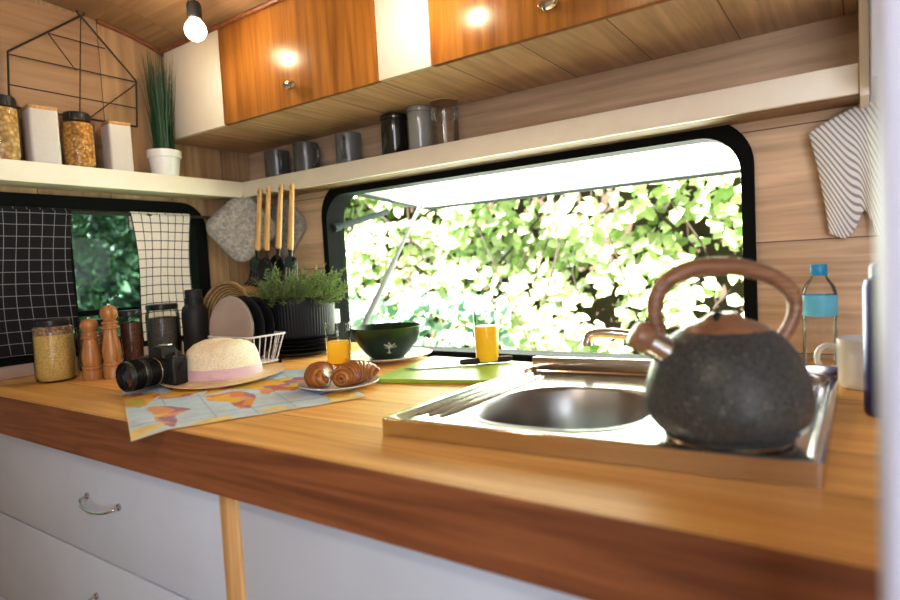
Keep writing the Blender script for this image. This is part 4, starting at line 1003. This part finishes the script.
# ------------------------------------------------------------------ hanging bulb
BX, BY, BZ = -1.218, .830, 1.652
hb = thing('light_bulb', 'glowing round bulb in a black socket hanging from the ceiling', 'light bulb', (BX, BY, BZ))
bm = bmesh.new(); lathe(bm, [(0, -.0235), (.009, -.0217), (.0166, -.0166), (.0217, -.009), (.0235, .0), (.0217, .009), (.017, .0165), (.013, .021), (.0115, .025), (0, .025)], 36)
m, nt, b = nm('warm_glow'); b.inputs['Base Color'].default_value = (1, .9, .75, 1); b.inputs['Emission Color'].default_value = (1, .80, .52, 1); b.inputs['Emission Strength'].default_value = 14
lw = nt.nodes.new('ShaderNodeTexNoise'); lw.inputs['Scale'].default_value = 3; L(nt, coords(nt), lw.inputs['Vector']); L(nt, ramp(nt, lw.outputs['Fac'], [(.3, (1, .78, .50)), (.7, (1, .84, .58))]), b.inputs['Emission Color'])
obj('glass_globe', bm, m, hb, angle=80)
bm = bmesh.new(); lathe(bm, [(0, .0235), (.0135, .0235), (.0155, .0255), (.0155, .054), (.013, .060), (.005, .064), (0, .064)], 28); obj('socket', bm, M['black'], hb)
bm = bmesh.new(); tube(bm, [(0, 0, .063), (.002, .001, .1), (.0, .0, 1.757-BZ)], .0026, 8); obj('cable', bm, M['black'], hb)

# ------------------------------------------------------------------ outside
rg = random.Random(5)
def foliage(name, label, cat, cx, boxr, n, size, pal, bright, front, matname, core=None, trans=.3, seed=1, lump=.35):
    """leafy mass: leaves spread over a lumpy front surface; front(x, z) gives the depth of the surface"""
    r = random.Random(seed)
    t = thing(name, label, cat, (cx[0], cx[1], 0))
    V, F, Cc = leafset(); x0, x1, z0, z1 = boxr
    for k in range(n):
        x, z = r.uniform(x0, x1), r.uniform(z0, z1)
        nz = noise.fractal(Vector((x*1.7+seed, z*1.7, seed*3.1)), 1., 2., 3)
        gap = noise.noise(Vector((x*3.1+seed*5, z*3.1, 2.2)))
        if gap < -.22 and r.random() < .8: continue
        dpt = front(x, z)-lump*nz+abs(r.gauss(0, .12))
        p = Vector((x, dpt, z))
        d = Vector((r.gauss(0, 1), -abs(r.gauss(.4, .5)), r.gauss(-.5, .6)))
        nrm_ = Vector((r.gauss(0, .6), -1, r.gauss(.7, .5)))
        l = size*r.uniform(.6, 1.3); w = l*r.uniform(.55, .85)
        c = Vector(pal[min(len(pal)-1, int(r.random()**1.1*len(pal)))])*r.uniform(.75, 1.2)*bright
        add_leaf(V, F, Cc, p, d, nrm_, l, w, tuple(c), .12)
    return t, V, F, Cc
def to_local(V, t, swap=False):
    return [v-t.location if not swap else v for v in V]
core_m = plain('dark_hedge_backing', (.045, .03, .018), .9, bmp=.6, vs=8)
M['ivy'] = attr_mat('ivy_leaf', .45, .3, .5)
# main hedge
fr = lambda x, z: 2.75+.12*z+.10*math.sin(x*1.7)
PALG = [(.56, .68, .36), (.64, .74, .46), (.44, .58, .26), (.70, .74, .58), (.30, .46, .16)]
hg, V, F, Cc = foliage('ivy_hedge', 'sunlit leafy hedge beyond the open window', 'hedge', (-2.2, 3.1), (-4.3, 1.2, -.1, 2.6), 20500, .080, PALG, 1.0, fr, 'ivy', seed=2)
from_py('foliage', to_local(V, hg), F, M['ivy'], hg, Cc)
bm = bmesh.new()
for k in range(140):
    x, z = rg.uniform(-4.2, 1.1), rg.uniform(-.1, 1.6); p = Vector((x, fr(x, z)+rg.uniform(-.05, .3), z)); d = Vector((rg.gauss(0, .5), rg.gauss(0, .2), 1)).normalized()
    tube(bm, [q-hg.location for q in (p, p+d*.3+Vector((rg.gauss(0, .04), 0, 0)), p+d*rg.uniform(.5, .9))], [.008, .006, .003], 6)
obj('branches', bm, plain('brown_twig', (.03, .02, .012), .8), hg)
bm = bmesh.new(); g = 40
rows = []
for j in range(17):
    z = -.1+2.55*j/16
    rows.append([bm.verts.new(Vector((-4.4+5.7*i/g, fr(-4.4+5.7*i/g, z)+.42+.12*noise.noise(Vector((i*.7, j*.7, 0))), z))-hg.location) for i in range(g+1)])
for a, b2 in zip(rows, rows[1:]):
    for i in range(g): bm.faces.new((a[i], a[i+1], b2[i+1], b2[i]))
obj('dark_backing', bm, core_m, hg)  # dark sheet added behind the leaves, standing in for the hedge's shaded depth
# pale dry ivy patch and bluish shrub in front
PALB = [(.16, .30, .20), (.24, .38, .27), (.33, .46, .36), (.10, .22, .13)]
fr2 = lambda x, z: 2.02+.22*z-.0*x+.10*math.sin(x*4)
sh_, V, F, Cc = foliage('garden_shrub', 'low bluish green shrub outside behind the green bowl', 'shrub', (-2.1, 2.4), (-3.4, -1.35, 0, .98), 1700, .085, PALB, 1.0, fr2, 'ivy', seed=9, lump=.2)
# taper the top outline
keep = []
from_py('foliage', to_local(V, sh_), F, M['ivy'], sh_, Cc)
bm = bmesh.new()
for k in range(12):
    x = rg.uniform(-3.2, -1.5); tube(bm, [Vector((x, 2.3, 0))-sh_.location, Vector((x+rg.uniform(-.1, .1), 2.28, .45))-sh_.location, Vector((x+rg.uniform(-.2, .2), 2.26, .8))-sh_.location], [.014, .01, .005], 6)
obj('branches', bm, plain('brown_twig_b', (.13, .08, .045), .8), sh_)
# dark trees beyond the left window, their shade painted into the leaf colours
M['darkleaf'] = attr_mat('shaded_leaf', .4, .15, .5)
def tree(label, loc, h, rad, n, pal, seed, b=1.):
    r = random.Random(seed); t = thing('tree', label, 'tree', loc, 0, 'trees beyond the left window')
    bm = bmesh.new(); tube(bm, [(0, 0, 0), (.03, .02, h*.4), (0, .05, h*.8)], [.09, .07, .03], 10)
    for k in range(9):
        a = r.uniform(0, 6.28); z = r.uniform(.25, .7)*h; tube(bm, [(0, 0, z), (math.cos(a)*rad*.5, math.sin(a)*rad*.5, z+.25), (math.cos(a)*rad*.85, math.sin(a)*rad*.85, z+.35)], [.03, .02, .008], 6)
    obj('trunk', bm, plain('bark%d' % seed, (.06, .045, .03), .9), t)
    V, F, Cc = leafset()
    for k in range(n):
        d = Vector((r.gauss(0, 1), r.gauss(0, 1), r.gauss(0, 1))).normalized(); q = d*r.uniform(.45, 1)**.5; nz = 1+.35*noise.noise(d*2.3+Vector((seed, 0, 0)))
        p = Vector((q.x*rad*nz, q.y*rad*nz, h*.55+q.z*h*.5*nz))
        if noise.noise(p*3+Vector((seed, 2, 0))) < -.25: continue
        c = Vector(pal[int(r.random()*len(pal))])*r.uniform(.7, 1.25)*b; l = r.uniform(.07, .15)
        add_leaf(V, F, Cc, p, Vector((r.gauss(0, 1), r.gauss(0, 1), r.gauss(-.4, .7))), d+Vector((0, 0, .6)), l, l*.55, tuple(c), .1)
    from_py('crown', V, F, M['darkleaf'], t, Cc)
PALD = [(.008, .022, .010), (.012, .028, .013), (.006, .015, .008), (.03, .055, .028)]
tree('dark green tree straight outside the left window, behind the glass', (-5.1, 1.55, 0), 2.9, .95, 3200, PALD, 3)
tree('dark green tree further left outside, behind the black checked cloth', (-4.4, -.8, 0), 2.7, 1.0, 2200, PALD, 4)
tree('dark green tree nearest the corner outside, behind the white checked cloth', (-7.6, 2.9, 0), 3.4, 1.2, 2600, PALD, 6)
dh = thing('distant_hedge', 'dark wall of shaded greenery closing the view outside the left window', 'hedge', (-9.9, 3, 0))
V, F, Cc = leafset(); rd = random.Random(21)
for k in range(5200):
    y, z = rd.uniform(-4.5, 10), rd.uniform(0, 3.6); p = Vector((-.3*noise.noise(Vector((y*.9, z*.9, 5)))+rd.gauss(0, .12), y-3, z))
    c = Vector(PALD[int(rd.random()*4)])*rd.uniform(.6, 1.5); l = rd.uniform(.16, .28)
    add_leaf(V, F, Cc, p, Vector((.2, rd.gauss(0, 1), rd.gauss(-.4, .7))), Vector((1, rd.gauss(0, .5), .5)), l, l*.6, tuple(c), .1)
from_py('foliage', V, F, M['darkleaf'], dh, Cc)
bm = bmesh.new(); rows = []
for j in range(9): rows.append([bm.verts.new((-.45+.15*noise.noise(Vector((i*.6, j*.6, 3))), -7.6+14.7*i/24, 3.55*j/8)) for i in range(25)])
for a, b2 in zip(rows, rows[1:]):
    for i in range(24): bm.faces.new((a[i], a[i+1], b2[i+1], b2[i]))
obj('dark_backing', bm, plain('deep_green_shade', (.006, .012, .007), .9, bmp=.5, vs=5), dh)  # added backing sheet, deep shade painted into its colour
bm = bmesh.new(); bmesh.ops.create_grid(bm, x_segments=40, y_segments=40, size=12)
for v in bm.verts: v.co.z = -.06+.03*noise.noise(v.co*.8)
setp(obj('ground', bm, plain('grass_ground', (.10, .16, .05), .9, var=.4, vs=6, bmp=.5), None, (-2, 8.5-5, -.15)), kind='structure')

# ------------------------------------------------------------------ light
w = bpy.data.worlds.new('World'); sc.world = w; w.use_nodes = True
nt = w.node_tree; bg = nt.nodes['Background']
sky = nt.nodes.new('ShaderNodeTexSky'); sky.sky_type = 'HOSEK_WILKIE' if False else 'PREETHAM'
sky.sun_direction = Vector((.22, -.64, .78)).normalized(); sky.turbidity = 4
mixn = nt.nodes.new('ShaderNodeMix'); mixn.data_type = 'RGBA'; mixn.inputs['Factor'].default_value = .75
L(nt, sky.outputs[0], mixn.inputs[6]); mixn.inputs[7].default_value = (.93, .98, 1.0, 1); L(nt, mixn.outputs[2], bg.inputs['Color']); bg.inputs['Strength'].default_value = 3.2
def lamp(name, kind, loc, energy, color, rot=None, **k):
    d = bpy.data.lights.new(name, kind); d.energy = energy; d.color = color
    for a, v in k.items(): setattr(d, a, v)
    o = bpy.data.objects.new(name, d); col.objects.link(o); o.location = loc
    if rot: o.rotation_euler = rot
    return o
def aim(v): return Vector(v).to_track_quat('-Z', 'Y').to_euler()
lamp('sun', 'SUN', (0, -2, 6), 60, (1, .96, .88), aim((-.22, .64, -.78)), angle=.01)
lamp('doorway_daylight', 'AREA', (.75, -.85, 1.3), 27, (.86, .92, 1), aim((-.55, 1, -.14)), shape='RECTANGLE', size=.9, size_y=1.5)
lamp('window_daylight', 'AREA', (-.7, 1.85, 1.12), 23, (.97, 1, .94), aim((0, -1, -.05)), shape='RECTANGLE', size=1.5, size_y=.6)
lamp('bulb_light', 'POINT', (BX+.012, BY-.03, BZ-.01), 1.8, (1, .80, .55), shadow_soft_size=.02)
lamp('second_bulb_light', 'POINT', (-.654, .83, 1.571), 1.4, (1, .80, .55), shadow_soft_size=.02)
lamp('warm_fill_light', 'POINT', (-.3, -.25, 1.6), 5.5, (1, .88, .72), shadow_soft_size=.05)  # unseen warm fill added near the ceiling to brighten the room

# ------------------------------------------------------------------ camera
cd = bpy.data.cameras.new('view'); co = bpy.data.objects.new('view', cd); col.objects.link(co)
yaw, pit, rol = -.6017, -.0577, -.0532
f = Vector((math.sin(yaw)*math.cos(pit), math.cos(yaw)*math.cos(pit), math.sin(pit))); r = Vector((math.cos(yaw), -math.sin(yaw), 0)); u = r.cross(f)
r2 = r*math.cos(rol)+u*math.sin(rol); u2 = -r*math.sin(rol)+u*math.cos(rol)
co.matrix_world = Matrix(((r2.x, u2.x, -f.x, 0), (r2.y, u2.y, -f.y, 0), (r2.z, u2.z, -f.z, 1.1), (0, 0, 0, 1)))
cd.sensor_width = 36; cd.lens = 24.04; cd.clip_start = .02
cd.dof.use_dof = True; cd.dof.focus_distance = 1.2; cd.dof.aperture_fstop = 3.0
sc.camera = co
sc.view_settings.view_transform = 'Standard'; sc.view_settings.look = 'None'; sc.view_settings.exposure = .12
sc.view_settings.use_curve_mapping = True
cmp_ = sc.view_settings.curve_mapping; cv = cmp_.curves[3]
cv.points.new(.08, .068); cv.points.new(.35, .345); cv.points.new(.70, .745)
cmp_.update()
